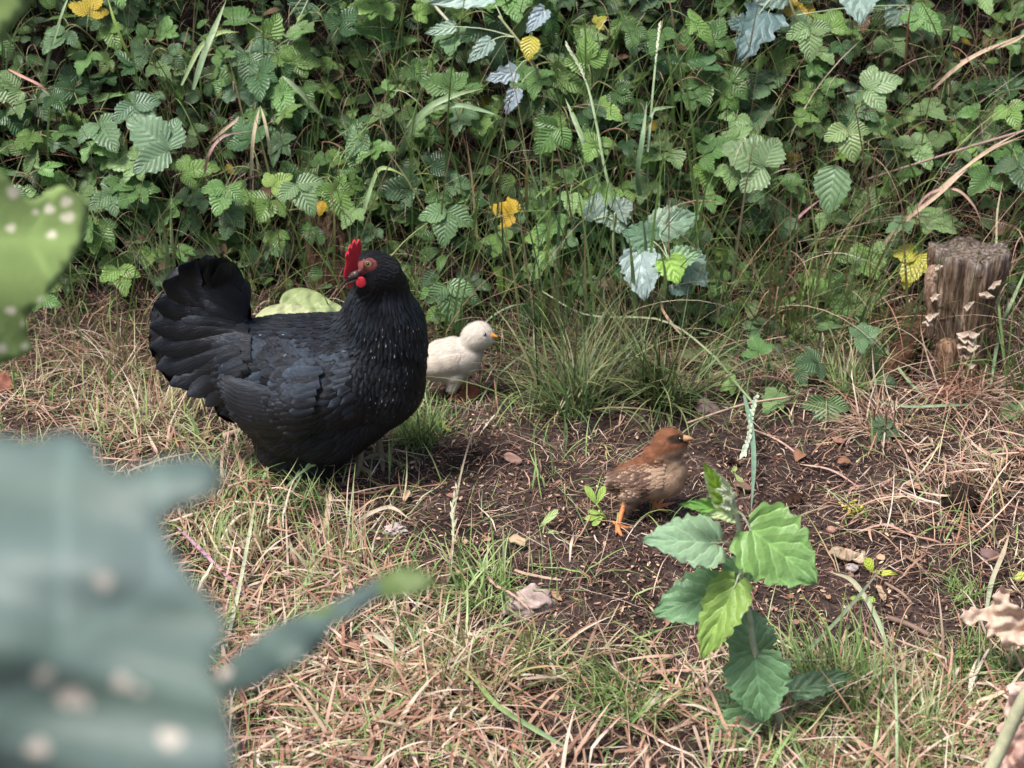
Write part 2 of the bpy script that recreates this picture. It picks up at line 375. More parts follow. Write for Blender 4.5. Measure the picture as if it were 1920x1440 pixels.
# ------------------------------------------------------------------ leaves
def leaf_grid(base, tip, width, nrm, wfun, nu=12, nv=5, fold=.15, droop=.12, pleat=.0, nple=7, serr=0., nserr=8, cord=.12, wave=0., curlv=0., seed=0, skew=.0):
    base = np.asarray(base, float); tip = np.asarray(tip, float); L = np.linalg.norm(tip-base); ax = (tip-base)/L
    nr = np.asarray(nrm, float); nr = nr-ax*(nr@ax); nr /= np.linalg.norm(nr)+1e-9; sd = np.cross(nr, ax)
    u = np.linspace(0, 1, nu+1); v = np.linspace(-1, 1, 2*nv+1)
    Uu, Vv = np.meshgrid(u, v, indexing='ij')
    w_ = wfun(u)[:, None]*width*.5
    tooth = 1+serr*(((Uu*nserr) % 1)-.5)*np.abs(Vv)**3*-2
    r2 = np.random.default_rng(seed); ph = r2.random(4)*6.28
    x = Uu*L - cord*L*(1-Uu)**2.5*np.abs(Vv)**1.3 + serr*.25*L/nserr*np.abs(Vv)**3*np.sin(Uu*nserr*6.283)
    y = Vv*w_*tooth+skew*L*np.sin(Uu*math.pi)
    z = -fold*np.abs(Vv)*w_*-1 - droop*L*(Uu**2) + droop*L*Uu*.6
    z = z + pleat*L*(np.abs(((Uu-.35*np.abs(Vv))*nple) % 1-.5)-.25)*np.clip(np.abs(Vv)*3, 0, 1)*-1
    z = z + wave*L*(np.sin(Uu*7+ph[0])*Vv+.7*np.sin(Uu*11+ph[1]+Vv*2)*np.abs(Vv)**2+.5*np.sin(Vv*5+ph[2])) + curlv*w_*(Vv**2)
    P = base+x[..., None]*ax+y[..., None]*sd+z[..., None]*nr
    m = 2*nv+1; i, j = np.meshgrid(np.arange(nu), np.arange(m-1), indexing='ij')
    F = np.stack([i*m+j, (i+1)*m+j, (i+1)*m+j+1, i*m+j+1], -1).reshape(-1, 4)
    UV = np.stack([Uu, Vv*.5+.5], -1).reshape(-1, 2)
    return P.reshape(-1, 3), F, UV
def w_ovate(u): return np.clip(np.sin(math.pi*np.clip(u, 0, 1)**.72), 0, 1)**.75*(1-.15*u)+.01
def w_poplar(u):
    w = np.interp(u, [0, .03, .12, .22, .34, .45, .56, .66, .78, .88, .95, 1], [.22, .72, .96, 1.0, .98, .90, .80, .66, .46, .26, .12, .01])
    return w*(1+.07*np.sin(u*6.283*5.5+1))
def w_lobed(u):
    return np.interp(u, [0, .04, .16, .24, .32, .46, .52, .60, .74, .80, .90, 1], [.3, .62, .98, .70, .62, .84, .56, .44, .50, .34, .16, .01])
def w_strap(u): return np.interp(u, [0, .1, .3, .6, .85, .95, 1], [.35, .7, 1, .95, .6, .3, .02])
def w_petal(u): return np.interp(u, [0, .15, .4, .7, .88, 1], [.12, .4, .8, 1, .7, .05])
def add_leaf(buf, base, tip, width, nrm, c, kind=w_ovate, tipc=None, edge=None, **k):
    V, F, UV = leaf_grid(base, tip, width, nrm, kind, **k); c = np.asarray(c, float)
    C = np.broadcast_to(c, (len(V), 3)).copy()
    if tipc is not None: C = C*(1-UV[:, :1]**2)+np.asarray(tipc)*UV[:, :1]**2
    if edge is not None:
        e = (np.abs(UV[:, 1:2]-.5)*2)**4; C = C*(1-e)+np.asarray(edge)*e
    buf.add(V, F, C, UV)
BR_OPT = dict(nu=14, nv=4, fold=.18, droop=.22, pleat=.05, nple=7, serr=.16, nserr=7, cord=.05, wave=.012)
BRC = [(.080, .155, .050), (.105, .195, .064), (.042, .090, .036), (.155, .240, .098), (.095, .160, .080), (.130, .220, .060)]
def trifoliate(buf, base, direction, nrm, size, c, petiole=.3, n=3, seed=0, opt=BR_OPT, kind=w_ovate, asp=.74):
    """base: end of the petiole; terminal leaflet along direction"""
    r = np.random.default_rng(seed+int(abs(base[0])*1e4)); d = norm(direction); nr = norm(np.asarray(nrm)-d*(np.asarray(nrm)@d)); s = np.cross(nr, d)
    angs = {1: [0], 3: [0, 1.2, -1.2], 4: [.3, -.6, 1.5, -1.6], 5: [0, 1.0, -1.0, 2., -2.]}[n]
    for k, a in enumerate(angs):
        a += (r.random()-.5)*.35; dd = math.cos(a)*d+math.sin(a)*s; sz = size*(1 if k == 0 else .80)*(.9+.2*r.random())
        b = base+dd*size*(.16 if k == 0 else .04)+(d*size*.0)
        nn = nr+.35*(r.random(3)-.5)+.12*s*math.sin(a)
        add_leaf(buf, b, b+dd*sz+nr*sz*(.10*(r.random()-.7)), sz*asp*(.9+.2*r.random()), nn, np.asarray(c)*(.88+.24*r.random()), kind=kind, seed=int(r.integers(1e6)), **opt)
        add_tube(buf, [base, b+dd*sz*.05], size*.012, (.2, .24, .1), k=4)

# ------------------------------------------------------------------ bodies: one continuous surface grown from a skeleton of overlapping balls
def ico(sub=3):
    bm = bmesh.new(); bmesh.ops.create_icosphere(bm, subdivisions=sub, radius=1)
    v = np.array([list(x.co) for x in bm.verts]); f = np.array([[q.index for q in x.verts] for x in bm.faces]); bm.free(); return v, f
ICO = ico(3); ICO2 = ico(2); ICO4 = ico(4)
def blob(name, balls, voxel, smooth, mat, parent, colfun=None):
    """balls: (centre, (rx,ry,rz))"""
    V = []; F = []; n = 0
    for c, r in balls:
        V.append(ICO[0]*np.asarray(r)+np.asarray(c)); F.append(ICO[1]+n); n += len(ICO[0])
    t = bpy.data.meshes.new('t'); t.from_pydata(np.concatenate(V).tolist(), [], np.concatenate(F).tolist())
    o = bpy.data.objects.new('t', t); COL.objects.link(o)
    m = o.modifiers.new('r', 'REMESH'); m.mode = 'VOXEL'; m.voxel_size = voxel
    s = o.modifiers.new('s', 'SMOOTH'); s.iterations = smooth; s.factor = .5
    dg = bpy.context.evaluated_depsgraph_get(); e = o.evaluated_get(dg).to_mesh()
    v = np.zeros(len(e.vertices)*3); e.vertices.foreach_get('co', v); v = v.reshape(-1, 3)
    f = [list(p.vertices) for p in e.polygons]; o.evaluated_get(dg).to_mesh_clear()
    bpy.data.objects.remove(o); bpy.data.meshes.remove(t)
    q = [p for p in f if len(p) == 4]; tr = [p for p in f if len(p) == 3]
    FF = [np.array(x) for x in (q, tr) if len(x)]
    C = np.full((len(v), 3), .01) if colfun is None else colfun(v)
    ob = mk(name, v, FF, mat, parent, C)
    bvh = BVHTree.FromPolygons([Vector(x) for x in v], f)
    return ob, bvh, v, f
def chain(P, rs, n=6, sy=1.0):
    out = []
    for k in range(len(P)-1):
        for t in np.linspace(0, 1, n, endpoint=(k == len(P)-2)):
            c = np.asarray(P[k])*(1-t)+np.asarray(P[k+1])*t; r = rs[k]*(1-t)+rs[k+1]*t; out.append((c, (r, r*sy, r)))
    return out
def surf_samples(v, f, n, mind):
    """points spread evenly over a surface, with normals; mind is a function of the positions"""
    T = []
    for p in f:
        T.append((p[0], p[1], p[2]))
        if len(p) == 4: T.append((p[0], p[2], p[3]))
    T = np.array(T); a, b, c = v[T[:, 0]], v[T[:, 1]], v[T[:, 2]]; cr = np.cross(b-a, c-a); ar = np.linalg.norm(cr, axis=1); nn = cr/(ar[:, None]+1e-12)
    k = rng.choice(len(T), n, p=ar/ar.sum()); s, t = rng.random(n), rng.random(n); fl = s+t > 1; s[fl], t[fl] = 1-s[fl], 1-t[fl]
    P = a[k]+(b-a)[k]*s[:, None]+(c-a)[k]*t[:, None]; N = nn[k]
    if mind is None: return P, N
    md = mind(P); keep = []; grid = {}; cs = float(md.max())
    for i in range(n):
        if md[i] <= 0: continue
        g = tuple(np.floor(P[i]/cs).astype(int)); ok = True
        for dx in (-1, 0, 1):
            for dy in (-1, 0, 1):
                for dz in (-1, 0, 1):
                    for j in grid.get((g[0]+dx, g[1]+dy, g[2]+dz), ()):
                        if np.sum((P[i]-P[j])**2) < (md[i]*.5+md[j]*.5)**2: ok = False; break
                    if not ok: break
                if not ok: break
            if not ok: break
        if ok: grid.setdefault(g, []).append(i); keep.append(i)
    return P[keep], N[keep]
def feather_path(buf, path, nrms, width, c, cup=.25, tipc=None, round_=.55, base_w=.5):
    path = np.asarray(path); n = len(path); u = np.linspace(0, 1, n); T = norm(np.gradient(path, axis=0))
    wv = np.where(u < round_, base_w+(1-base_w)*np.sin(u/round_*math.pi/2), np.sqrt(np.clip(1-((u-round_)/(1.0-round_))**2, 0.0, 1)))
    wv[-1] = .12
    v = np.array([-1, -.55, 0, .55, 1.]); S = norm(np.cross(T, nrms))
    P = path[:, None]+S[:, None]*(v[None, :, None]*wv[:, None, None]*width*.5) - nrms[:, None]*(cup*width*.5*(v[None, :, None]**2)*wv[:, None, None])
    i, j = np.meshgrid(np.arange(n-1), np.arange(4), indexing='ij'); F = np.stack([i*5+j, i*5+j+1, (i+1)*5+j+1, (i+1)*5+j], -1).reshape(-1, 4)
    UV = np.stack(np.meshgrid(u, v*.5+.5, indexing='ij'), -1).reshape(-1, 2); C = np.broadcast_to(np.asarray(c, float), (n*5, 3)).copy()
    if tipc is not None: q = np.clip((UV[:, :1]-.6)/.4, 0, 1); C = C*(1-q)+np.asarray(tipc)*q
    buf.add(P.reshape(-1, 3), F, C, UV)

# ================================================================== HEN
YH = 2.115; S = 1/1185.0                                  # metres per photo pixel at the hen
hen = empty('hen', W(600, 905, YH)*[1, 1, 0], 'plump black hen with a red comb, head turned back to the left', 'hen')
def B(px, py, dy, r, ry=1.0): return (W(px, py, YH)+np.array([0, dy, 0]), (r*S, r*S*ry, r*S))
balls = [B(726, 526, -.018, 43), B(728, 544, -.015, 46), B(703, 496, -.034, 46), B(716, 502, -.03, 44), B(706, 500, -.035, 42), B(696, 505, -.048, 33), B(720, 516, -.02, 40), B(717, 530, -.02, 45), B(712, 545, -.02, 52), B(712, 565, -.015, 64), B(716, 590, -.01, 74), B(722, 615, -.005, 79), B(718, 645, 0, 86),
         B(714, 680, 0, 91), B(710, 715, 0, 93), B(712, 738, 0, 74), B(700, 750, 0, 68), B(660, 760, 0, 86), B(680, 770, 0, 66), B(668, 790, 0, 56), B(645, 806, 0, 58), B(618, 822, 0, 60), B(590, 850, 0, 62), B(568, 866, 0, 60), B(545, 854, 0, 60), B(535, 830, 0, 64),
         B(640, 700, 0, 118), B(600, 705, 0, 122), B(565, 705, 0, 120), B(530, 700, 0, 114), B(500, 695, 0, 104), B(474, 688, 0, 92), B(560, 770, 0, 100), B(524, 790, 0, 68), B(610, 780, 0, 100), B(538, 830, 0, 64), B(504, 758, 0, 72),
         B(452, 670, 0, 78, .8), B(430, 650, 0, 68, .7), B(414, 620, 0, 62, .6), B(398, 576, 0, 68, .5), B(404, 558, 0, 62, .42), B(380, 552, 0, 60, .45), B(392, 560, 0, 68, .5), B(366, 545, 0, 55, .42), B(346, 600, 0, 62, .45), B(340, 640, 0, 60, .45),
         B(352, 670, 0, 58, .45), B(376, 690, 0, 54, .5), B(400, 700, 0, 52, .6), B(430, 710, 0, 56, .7), B(372, 610, 0, 70, .5), B(676, 624, -.01, 60), B(696, 594, -.015, 54), B(640, 640, -.005, 52)]
# the folded wing on the near side
balls += [B(660, 690, -.060, 50, .8), B(620, 700, -.075, 58, .7), B(570, 712, -.078, 60, .6), B(520, 722, -.070, 54, .55), B(475, 738, -.050, 42, .5), B(440, 740, -.035, 34, .5), B(560, 745, -.070, 52, .6), B(520, 762, -.06, 40, .55)]
balls = [(c_, tuple(q_-.0026 for q_ in r_)) for c_, r_ in balls]
body, hb, hv, hf = blob('body', balls, .0048, 9, MAT_FEATHER, hen, lambda v: np.full((len(v), 3), .007))

def conform(p, n_, d, L, seg, lift0, lift1):
    """walk along the surface from p in direction d"""
    path = []; nn = []; q = Vector(p); dd = Vector(d); st = L/seg
    for k in range(seg+1):
        loc, nr, _, _ = hb.find_nearest(q)
        if loc is None: loc, nr = q, Vector(n_)
        t = k/seg; lf = lift0*(1-t)+lift1*t
        path.append(np.array(loc)+np.array(nr)*lf); nn.append(np.array(nr))
        dd = dd-nr*dd.dot(nr); dd.normalize(); q = loc+dd*st
    nn = np.array(nn); nn = norm(nn*.6+nn.mean(0)*.4)
    return np.array(path), nn
BLACK = np.array([.0060, .0056, .0064]); BLUE = np.array([.032, .048, .070])  # BLUE paints the plumage's bluish sheen into the feather base colour
def region(px, py):
    # returns name
    if px > 646 and py < 552: return 'head'
    if px < 478 and not (py > 640 and px > 410 ) : 
        if px < 440 or py < 600: return 'tail'
    if py < 640 and 560 < px: return 'hackle'
    if px > 560 and py < 655 and px > 590: return 'hackle'
    if py > 805-(px-560)*.12: return 'fluff'
    if px > 668: return 'breast'
    if py > 632: return 'wing'
    return 'back'
SP = dict(head=(11, 5, 4.6), tail=(88, 40, 21), hackle=(40, 10.5, 6.6), fluff=(44, 14, 10), breast=(32, 15, 9), wing=(40, 24, 13.5), back=(40, 14, 8.5))
def dens(P):
    px, py = proj(P); return np.array([SP[region(a, b)][2]*S for a, b in zip(px, py)])
P, N = surf_samples(hv, hf, 60000, dens)
bufs = {k: Buf() for k in SP}; spots = Buf()
px, py = proj(P)
order = rng.permutation(len(P))
for i in order:
    rg = region(px[i], py[i]); L, wd, _ = SP[rg]; a, b = px[i], py[i]
    if rg == 'tail':
        f = np.array([a-492, 0, -(b-660)*1.0]); f = f/np.linalg.norm(f); f[2] += .12
    elif rg == 'hackle':
        k = np.clip((a-640)/90, -1, 1); f = np.array([-.95+.95*max(k, 0)+(.0 if k > 0 else 0), -.1, -1.0+.35*min(k, 0)])
    elif rg == 'head': f = np.array([(a-676)*.02, .2, -(b-498)*.02]); f = norm(f)+np.array([.35, 0, -.2])
    elif rg == 'fluff': f = np.array([-.9, 0, -.7])
    elif rg == 'breast': f = np.array([-.30-.2*(b > 760), 0, -1.])
    elif rg == 'wing': f = np.array([-1., 0, -.32])
    else: f = np.array([-1., 0, -.10])
    if rg in ('wing', 'back') and 492 < a < 585 and 702 < b < 800 and N[i][1] < 0: continue
    f = norm(f)+.07*(rng.random(3)-.5); sc = .8+.4*rng.random(); n_ = N[i]
    d = f-n_*(f@n_)
    if np.linalg.norm(d) < .15: continue
    Lm = L*S*sc; bl = {'wing': .62, 'back': .35, 'hackle': .30, 'tail': .14, 'breast': .08, 'fluff': .16, 'head': .0}[rg]
    c = BLACK*(.6+.7*rng.random())+BLUE*bl*rng.random()**1.6
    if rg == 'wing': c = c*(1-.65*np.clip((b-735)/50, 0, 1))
    seg = 5 if rg in ('tail', 'hackle') else 4
    lift = {'head': (.0002, .0012), 'tail': (.001, .007), 'hackle': (.0004, .0042), 'fluff': (.0, .0022), 'breast': (.0, .0022), 'wing': (.0, .0042), 'back': (0, .004)}[rg]
    path, nn = conform(P[i]-norm(d)*Lm*.35, n_, norm(d), Lm, seg, lift[0]-.0006, lift[1]*(.9+.2*rng.random()))
    key = rg
    bw = .35 if rg == 'hackle' else .55; rd = .5 if rg == 'hackle' else .62
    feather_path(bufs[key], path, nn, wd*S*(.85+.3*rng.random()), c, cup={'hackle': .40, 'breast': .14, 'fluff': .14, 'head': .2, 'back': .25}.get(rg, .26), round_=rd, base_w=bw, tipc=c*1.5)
    # pale shaft streaks on breast and neck side
    if ((rg in ('breast', 'hackle') and a > 690 and b > 590 and b < 800 and rng.random() < .20) or (rg in ('back', 'wing') and rng.random() < .03)):
        m_ = path[-2]; t = norm(path[-1]-path[-3]); s_ = norm(np.cross(t, nn[-2])); l_ = (2.4+5*rng.random()**2)*S; ww = (.45+.45*rng.random())*S
        o_ = m_+nn[-2]*.0024
        bufs[key].add([o_-t*l_*.6-s_*ww*.3, o_-t*l_*.6+s_*ww*.3, o_+t*l_*.6+s_*ww, o_+t*l_*.6-s_*ww], [[0, 1, 2, 3]], np.array([.34, .33, .32])*(.5+.6*rng.random()))
NAMES = dict(head='head_plumage', tail='tail_plumage', hackle='neck_hackle', fluff='thigh_fluff', breast='breast_plumage', wing='wing_coverts', back='back_plumage')
for k, bf in bufs.items():
    if bf.n: bf.mk(NAMES[k], MAT_GLOSS if k in ('wing', 'hackle', 'back', 'tail') else MAT_FEATHER, hen)

def onhen(px_, py_, lift=0.0):
    d = Vector(ray(px_, py_)).normalized(); loc, nr, _, _ = hb.ray_cast(Vector(CAM), d)
    if loc is None:
        q = W(px_, py_, YH-.05); loc, nr, _, _ = hb.find_nearest(Vector(q)); return np.array(q), -norm(ray(px_, py_))
    return np.array(loc)-np.array(d)*lift, norm(np.array(nr)*.7-np.array(d)*.3)
# flight feathers of the folded wing: long, overlapping, running back and slightly up
fl = Buf()
for k in range(11):
    t = k/10.
    a = np.array([575-22*t, 742+62*t]); bq = np.array([402+36*t**2+10*(1-t), 706+88*t-14*t*t])
    m1 = a*.66+bq*.34+np.array([0, 8+10*t]); m2 = a*.33+bq*.67+np.array([0, 9+10*t])
    pts = spline(np.array([a, m1, m2, bq]), 12); path = []; nn = []
    for q, (x, y) in enumerate(pts):
        p_, n_ = onhen(x, y, .0105-.0006*k+.001*(q/12)); path.append(p_); nn.append(n_)
    path = np.array(path); nn = np.array(nn)
    for _ in range(3): path[1:-1] = (path[:-2]+path[1:-1]*2+path[2:])/4
    nn = norm(nn*.3+nn.mean(0)); feather_path(fl, path, nn, 21*S, BLACK*1.3+BLUE*.18*(1-t), cup=.22, round_=.8, base_w=.75, tipc=BLACK*1.8+BLUE*.15)
fl.mk('flight_feathers', MAT_GLOSS, hen)
cv = Buf()
for row in range(5):
    for q in range(9):
        t = q/8.; x = 600-row*14-24*t+6*rng.random(); y = 690+row*2+t*(116-row*14)+5*rng.random(); L = 46-3*row+8*rng.random()
        pts = spline(np.array([[x, y], [x-L*.5, y+L*.10], [x-L, y+L*.12]]), 7); path = []; nn = []
        for i_, (a, b) in enumerate(pts):
            p_, n_ = onhen(a, b, .0085+.0035*(i_/6.)+.0006*(4-row)); path.append(p_); nn.append(n_)
        nn = np.array(nn); c = BLACK*(.8+.8*rng.random())+BLUE*.9*rng.random()**2*(1-t)
        feather_path(cv, np.array(path), norm(nn*.4+nn.mean(0)), (24+5*rng.random())*S, c, cup=.3, round_=.65, base_w=.5, tipc=c*1.5)
cv.mk('wing_coverts', MAT_GLOSS, hen)
# broad curled tail feathers over the tail plumage
tf = Buf()
for (a0, b0, a1, b1, wq, bl) in [(450, 590, 335, 500, 58, .1), (455, 585, 372, 490, 62, .05), (455, 600, 305, 530, 60, .1), (460, 610, 288, 570, 56, .1), (465, 622, 280, 612, 56, .12), (470, 640, 282, 650, 54, .15),
                                 (470, 655, 292, 690, 52, .2), (470, 670, 318, 722, 48, .2), (465, 690, 350, 742, 40, .2), (452, 700, 385, 762, 34, .2), (440, 610, 340, 600, 40, .8), (450, 640, 325, 665, 38, .9), (456, 680, 365, 730, 32, 1.2), (455, 612, 380, 565, 42, .3), (452, 600, 440, 522, 56, .05), (450, 592, 412, 496, 60, .05), (452, 596, 392, 488, 60, .08), (450, 660, 380, 690, 30, .8)]:
    pts = spline(np.array([[a0, b0], [(a0+a1)/2+4, (b0+b1)/2-7], [a1, b1]]), 9); path = []; nn = []
    for q, (x, y) in enumerate(pts):
        p_, n_ = onhen(x, y, .006+.004*rng.random()); path.append(p_); nn.append(n_)
    path = np.array(path); nn = np.array(nn)
    for _ in range(3): path[1:-1] = (path[:-2]+path[1:-1]*2+path[2:])/4
    nn = norm(nn*.4+nn.mean(0)); feather_path(tf, path, nn, wq*S, BLACK+BLUE*.28*bl*rng.random(), cup=.32, round_=.72, base_w=.45, tipc=BLACK*1.3+BLUE*.62*bl)
tf.mk('tail_feathers', MAT_GLOSS, hen)

# head details
hd_c = W(690, 500, YH)+np.array([0, -.05, 0])
def onh(px_, py_, lift=0.): return onhen(px_, py_, lift)
# bare face skin: patch conforming to the head
fb = Buf()
def patch(buf, cx, cy, rx, ry, c, lift=.0012, n=14, rings=4, rot=0, bulge=0):
    c0, n0 = onh(cx, cy, lift+bulge); V = [c0]; F = []
    for r_ in range(1, rings+1):
        for k in range(n):
            a_ = k/n*6.283; q = r_/rings; x = math.cos(a_)*rx*q; y = math.sin(a_)*ry*q; X_ = x*math.cos(rot)-y*math.sin(rot); Y_ = x*math.sin(rot)+y*math.cos(rot)
            p_, _ = onh(cx+X_, cy+Y_, lift*(1-.9*q**3)+bulge*math.sqrt(max(0, 1-q*q))+.0003*math.sin(a_*5+r_)); V.append(p_)
    for k in range(n): F.append([0, 1+k, 1+(k+1) % n, 1+(k+1) % n])
    F3 = np.array([f[:3] for f in F]); F4 = []
    for r_ in range(rings-1):
        for k in range(n): F4.append([1+r_*n+k, 1+(r_+1)*n+k, 1+(r_+1)*n+(k+1) % n, 1+r_*n+(k+1) % n])
    n0_ = buf.n; buf.add(V, np.array(F4), c); buf.F.setdefault(3, []).append(F3+n0_)
patch(fb, 688, 498, 20, 14, (.13, .026, .022), .0036, rot=-.25)
patch(fb, 672, 512, 17, 8, (.10, .02, .018), .0036, rot=-.3)
fb.mk('face_skin', MAT_SKIN, hen)
eyec, en = onh(690, 495.5, .0040)
def ball(name, c, r, mat, parent, sc=(1, 1, 1), col=None, axis_=None):
    v = ICO[0]*np.array(sc)*r
    if axis_ is not None:
        q = Vector((0, 0, 1)).rotation_difference(Vector(axis_)); m = np.array(q.to_matrix()); v = v@m.T
    return mk(name, v+np.asarray(c), ICO[1], mat, parent, np.full((len(v), 3), .5) if col is None else np.broadcast_to(col, (len(v), 3)))
eye = empty('eye', (0, 0, 0)); bpy.data.objects.remove(eye)
vd = norm(-ray(690, 495)); en = norm(en*.5+vd*.6)
ball('eyelid', eyec-en*.0012, .0076, MAT_SKIN, hen, (1, 1, .42), (.12, .04, .03), en)
e_ = ball('eye', eyec-en*.0001, .0058, MAT_EYE, hen, (1, 1, .55), None, en)
pu = mk('pupil', ICO[0]*.0031+eyec+en*.0012, ICO[1], MAT_PUPIL, hen, np.full((len(ICO[0]), 3), .01)); pu.parent = e_; e_.location = (0, 0, 0)
pu.matrix_parent_inverse = Matrix.Identity(4)
# comb: a serrated fleshy blade from the beak over the crown
hx = np.array([-.80, -.58, 0]); hx = norm(hx)                     # the way the beak points
def HP(px_, py_, dy=-.0): return W(px_, py_, YH-.085+dy)
cb = [(648, 521), (645, 508), (648, 496), (650, 486), (648, 476), (650, 468), (654, 474), (653, 462), (657, 455), (660, 464), (661, 452), (665, 447), (668, 457), (671, 450), (675, 453), (675, 462), (678, 466), (676, 478), (672, 488), (670, 498), (671, 508), (666, 519)]
def slab(name, outline, Yc, thick, mat, parent, dyf=None, round_=.35, col=(.5, .5, .5)):
    """a plate with rounded rim: outline (px) at depth plane Yc"""
    o = np.array(outline, float); c = o.mean(0); ring = []
    lay = [(-1, .55), (-.8, .88), (-.3, 1.), (.3, 1.), (.8, .88), (1, .55)]; n = len(o)
    for z, s_ in lay:
        for k in range(n):
            q = c+(o[k]-c)*(1-(1-s_)*round_*1.2); off = dyf(q[0], q[1]) if dyf else 0
            ring.append(W(q[0], q[1], Yc)+np.array([0, z*thick*.5+off, 0]))
    V = ring; F = []
    for i_ in range(len(lay)-1):
        for k in range(n): F.append([i_*n+k, i_*n+(k+1) % n, (i_+1)*n+(k+1) % n, (i_+1)*n+k])
    c0 = len(V); V = V+[np.mean(V[:n], 0), np.mean(V[-n:], 0)]
    T = [[c0, (k+1) % n, k] for k in range(n)]+[[c0+1, (len(lay)-1)*n+k, (len(lay)-1)*n+(k+1) % n] for k in range(n)]
    return mk(name, np.array(V), [np.array(F), np.array(T)], mat, parent, np.full((len(V), 3), col))
comb = slab('comb', cb, YH-.078, .009, MAT_COMB, hen, lambda x, y: (x-660)*.0007+(y-490)*.0001)
slab('wattle', [(677+9.5*math.cos(a)*(1+.07*math.sin(3*a)), 529+10*math.sin(a)*(1.0)) for a in np.linspace(0, 6.283, 18, endpoint=False)], YH-.086, .004, MAT_COMB, hen)
slab('wattle', [(657+5*math.cos(a), 531+8*math.sin(a)) for a in np.linspace(0, 6.283, 14, endpoint=False)], YH-.078, .005, MAT_COMB, hen)
# beak, upper and lower
up = [(668, 508), (658, 512), (650, 519), (645, 527), (643, 535)]
V, F, U, T = tube([HP(a, b, .003*k) for k, (a, b) in enumerate([(670, 513), (660, 516), (652, 522), (647, 529), (644.5, 536)])], [6.4*S, 6.4*S, 5.2*S, 3.0*S, .5*S], k=12, n=12)
mk('upper_beak', V, [F, T], MAT_HORN, hen, np.full((len(V), 3), .1))
V, F, U, T = tube([HP(a, b, .004) for (a, b) in [(672, 524), (662, 527), (653, 531), (648, 534)]], [4.6*S, 4.0*S, 2.6*S, .5*S], k=10, n=9)
mk('lower_beak', V, [F, T], MAT_HORN, hen, np.full((len(V), 3), .1))
ball('nostril', HP(656, 515.5)+np.array([0, -.0072, 0]), .0012, MAT_PUPIL, hen, (1.8, 1, .7))
# feet and legs below the fluff
def foot(name, parent, base, heel_up, toes, c, r, claw=True, bootr=None):
    """one scaly leg with its toes: base on the ground, heel_up list of points upward"""
    bf = Buf(); P_ = [base]+heel_up
    add_tube(bf, P_, np.array([r*1.15]+[r*.95]+[r]*(len(P_)-2)) if len(P_) > 2 else r, c, k=9, n=12, wob=.12)
    for (t, rr) in toes:
        t = [np.asarray(x) for x in t]
        add_tube(bf, [base+np.array([0, 0, r*.2])]+t, np.array([r*1.0]+[r*.85*rr]*(len(t)-1)+[r*.35*rr]), c, k=8, n=11, wob=.2)
        if claw:
            d_ = norm(t[-1]-t[-2] if len(t) > 1 else t[-1]-base); add_tube(bf, [t[-1], t[-1]+d_*r*1.2+np.array([0, 0, -.2*r])], np.array([r*.4, r*.08]), (.12, .09, .06), k=6)
    return bf.mk(name, MAT_SKIN, parent)
def gp(px_, py_, z=.004):
    p_ = G(px_, py_); p_[2] += z; return p_
LC = (.19, .155, .09)
b1 = gp(672, 882); foot('leg', hen, b1, [b1+np.array([.004, .01, .03]), b1+np.array([.0, .02, .09])], [([gp(655, 884), gp(640, 887, .003)], 1), ([gp(668, 893), gp(660, 903, .003)], 1), ([gp(690, 888), gp(700, 893, .003)], .9)], LC, .0062)
b2 = gp(712, 868)+np.array([0, .02, 0]); foot('leg', hen, b2, [b2+np.array([-.004, .005, .03]), b2+np.array([-.02, .0, .09])], [([b2+np.array([.02, -.015, -.002]), b2+np.array([.045, -.03, -.004])], 1), ([b2+np.array([.005, -.025, -.001]), b2+np.array([.008, -.048, -.004])], 1), ([b2+np.array([-.02, -.012, 0]), b2+np.array([-.036, -.02, -.003])], .9)], LC, .0060)

# ================================================================== CHICKS
def fuzz(bufp, v, f, n, L, wd, flow, colf, lift=.5, mask=None):
    P, N = surf_samples(v, f, n, None)
    if mask is not None: k_ = mask(P); P = P[k_]; N = N[k_]; n = len(P)
    fl_ = flow(P); d = norm(fl_-N*np.sum(fl_*N, 1, keepdims=True)+.3*(rng.random((n, 3))-.5)); d = norm(d+N*lift*(.5+rng.random((n, 1))))
    l_ = L*(.5+rng.random((n, 1))); s_ = norm(np.cross(d, N))*wd*(.6+.8*rng.random((n, 1))); m_ = P+d*l_*.55; t_ = P+d*l_*.8+(norm(fl_)-N*.6)*l_*.25
    V = np.stack([P-s_, P+s_, m_+s_*.8, m_-s_*.8, t_], 1).reshape(-1, 3); b = np.arange(n)[:, None]*5
    C = np.repeat(colf(P)*(.88+.24*rng.random((n, 1))), 5, 0)
    n0 = bufp.n; bufp.add(V, b+np.array([[0, 1, 2, 3]]), C); bufp.F.setdefault(3, []).append(b+np.array([[3, 2, 4]])+n0)
def chick_leg(name, parent, base, up_, toes, c, r): return foot(name, parent, base, up_, toes, c, r)

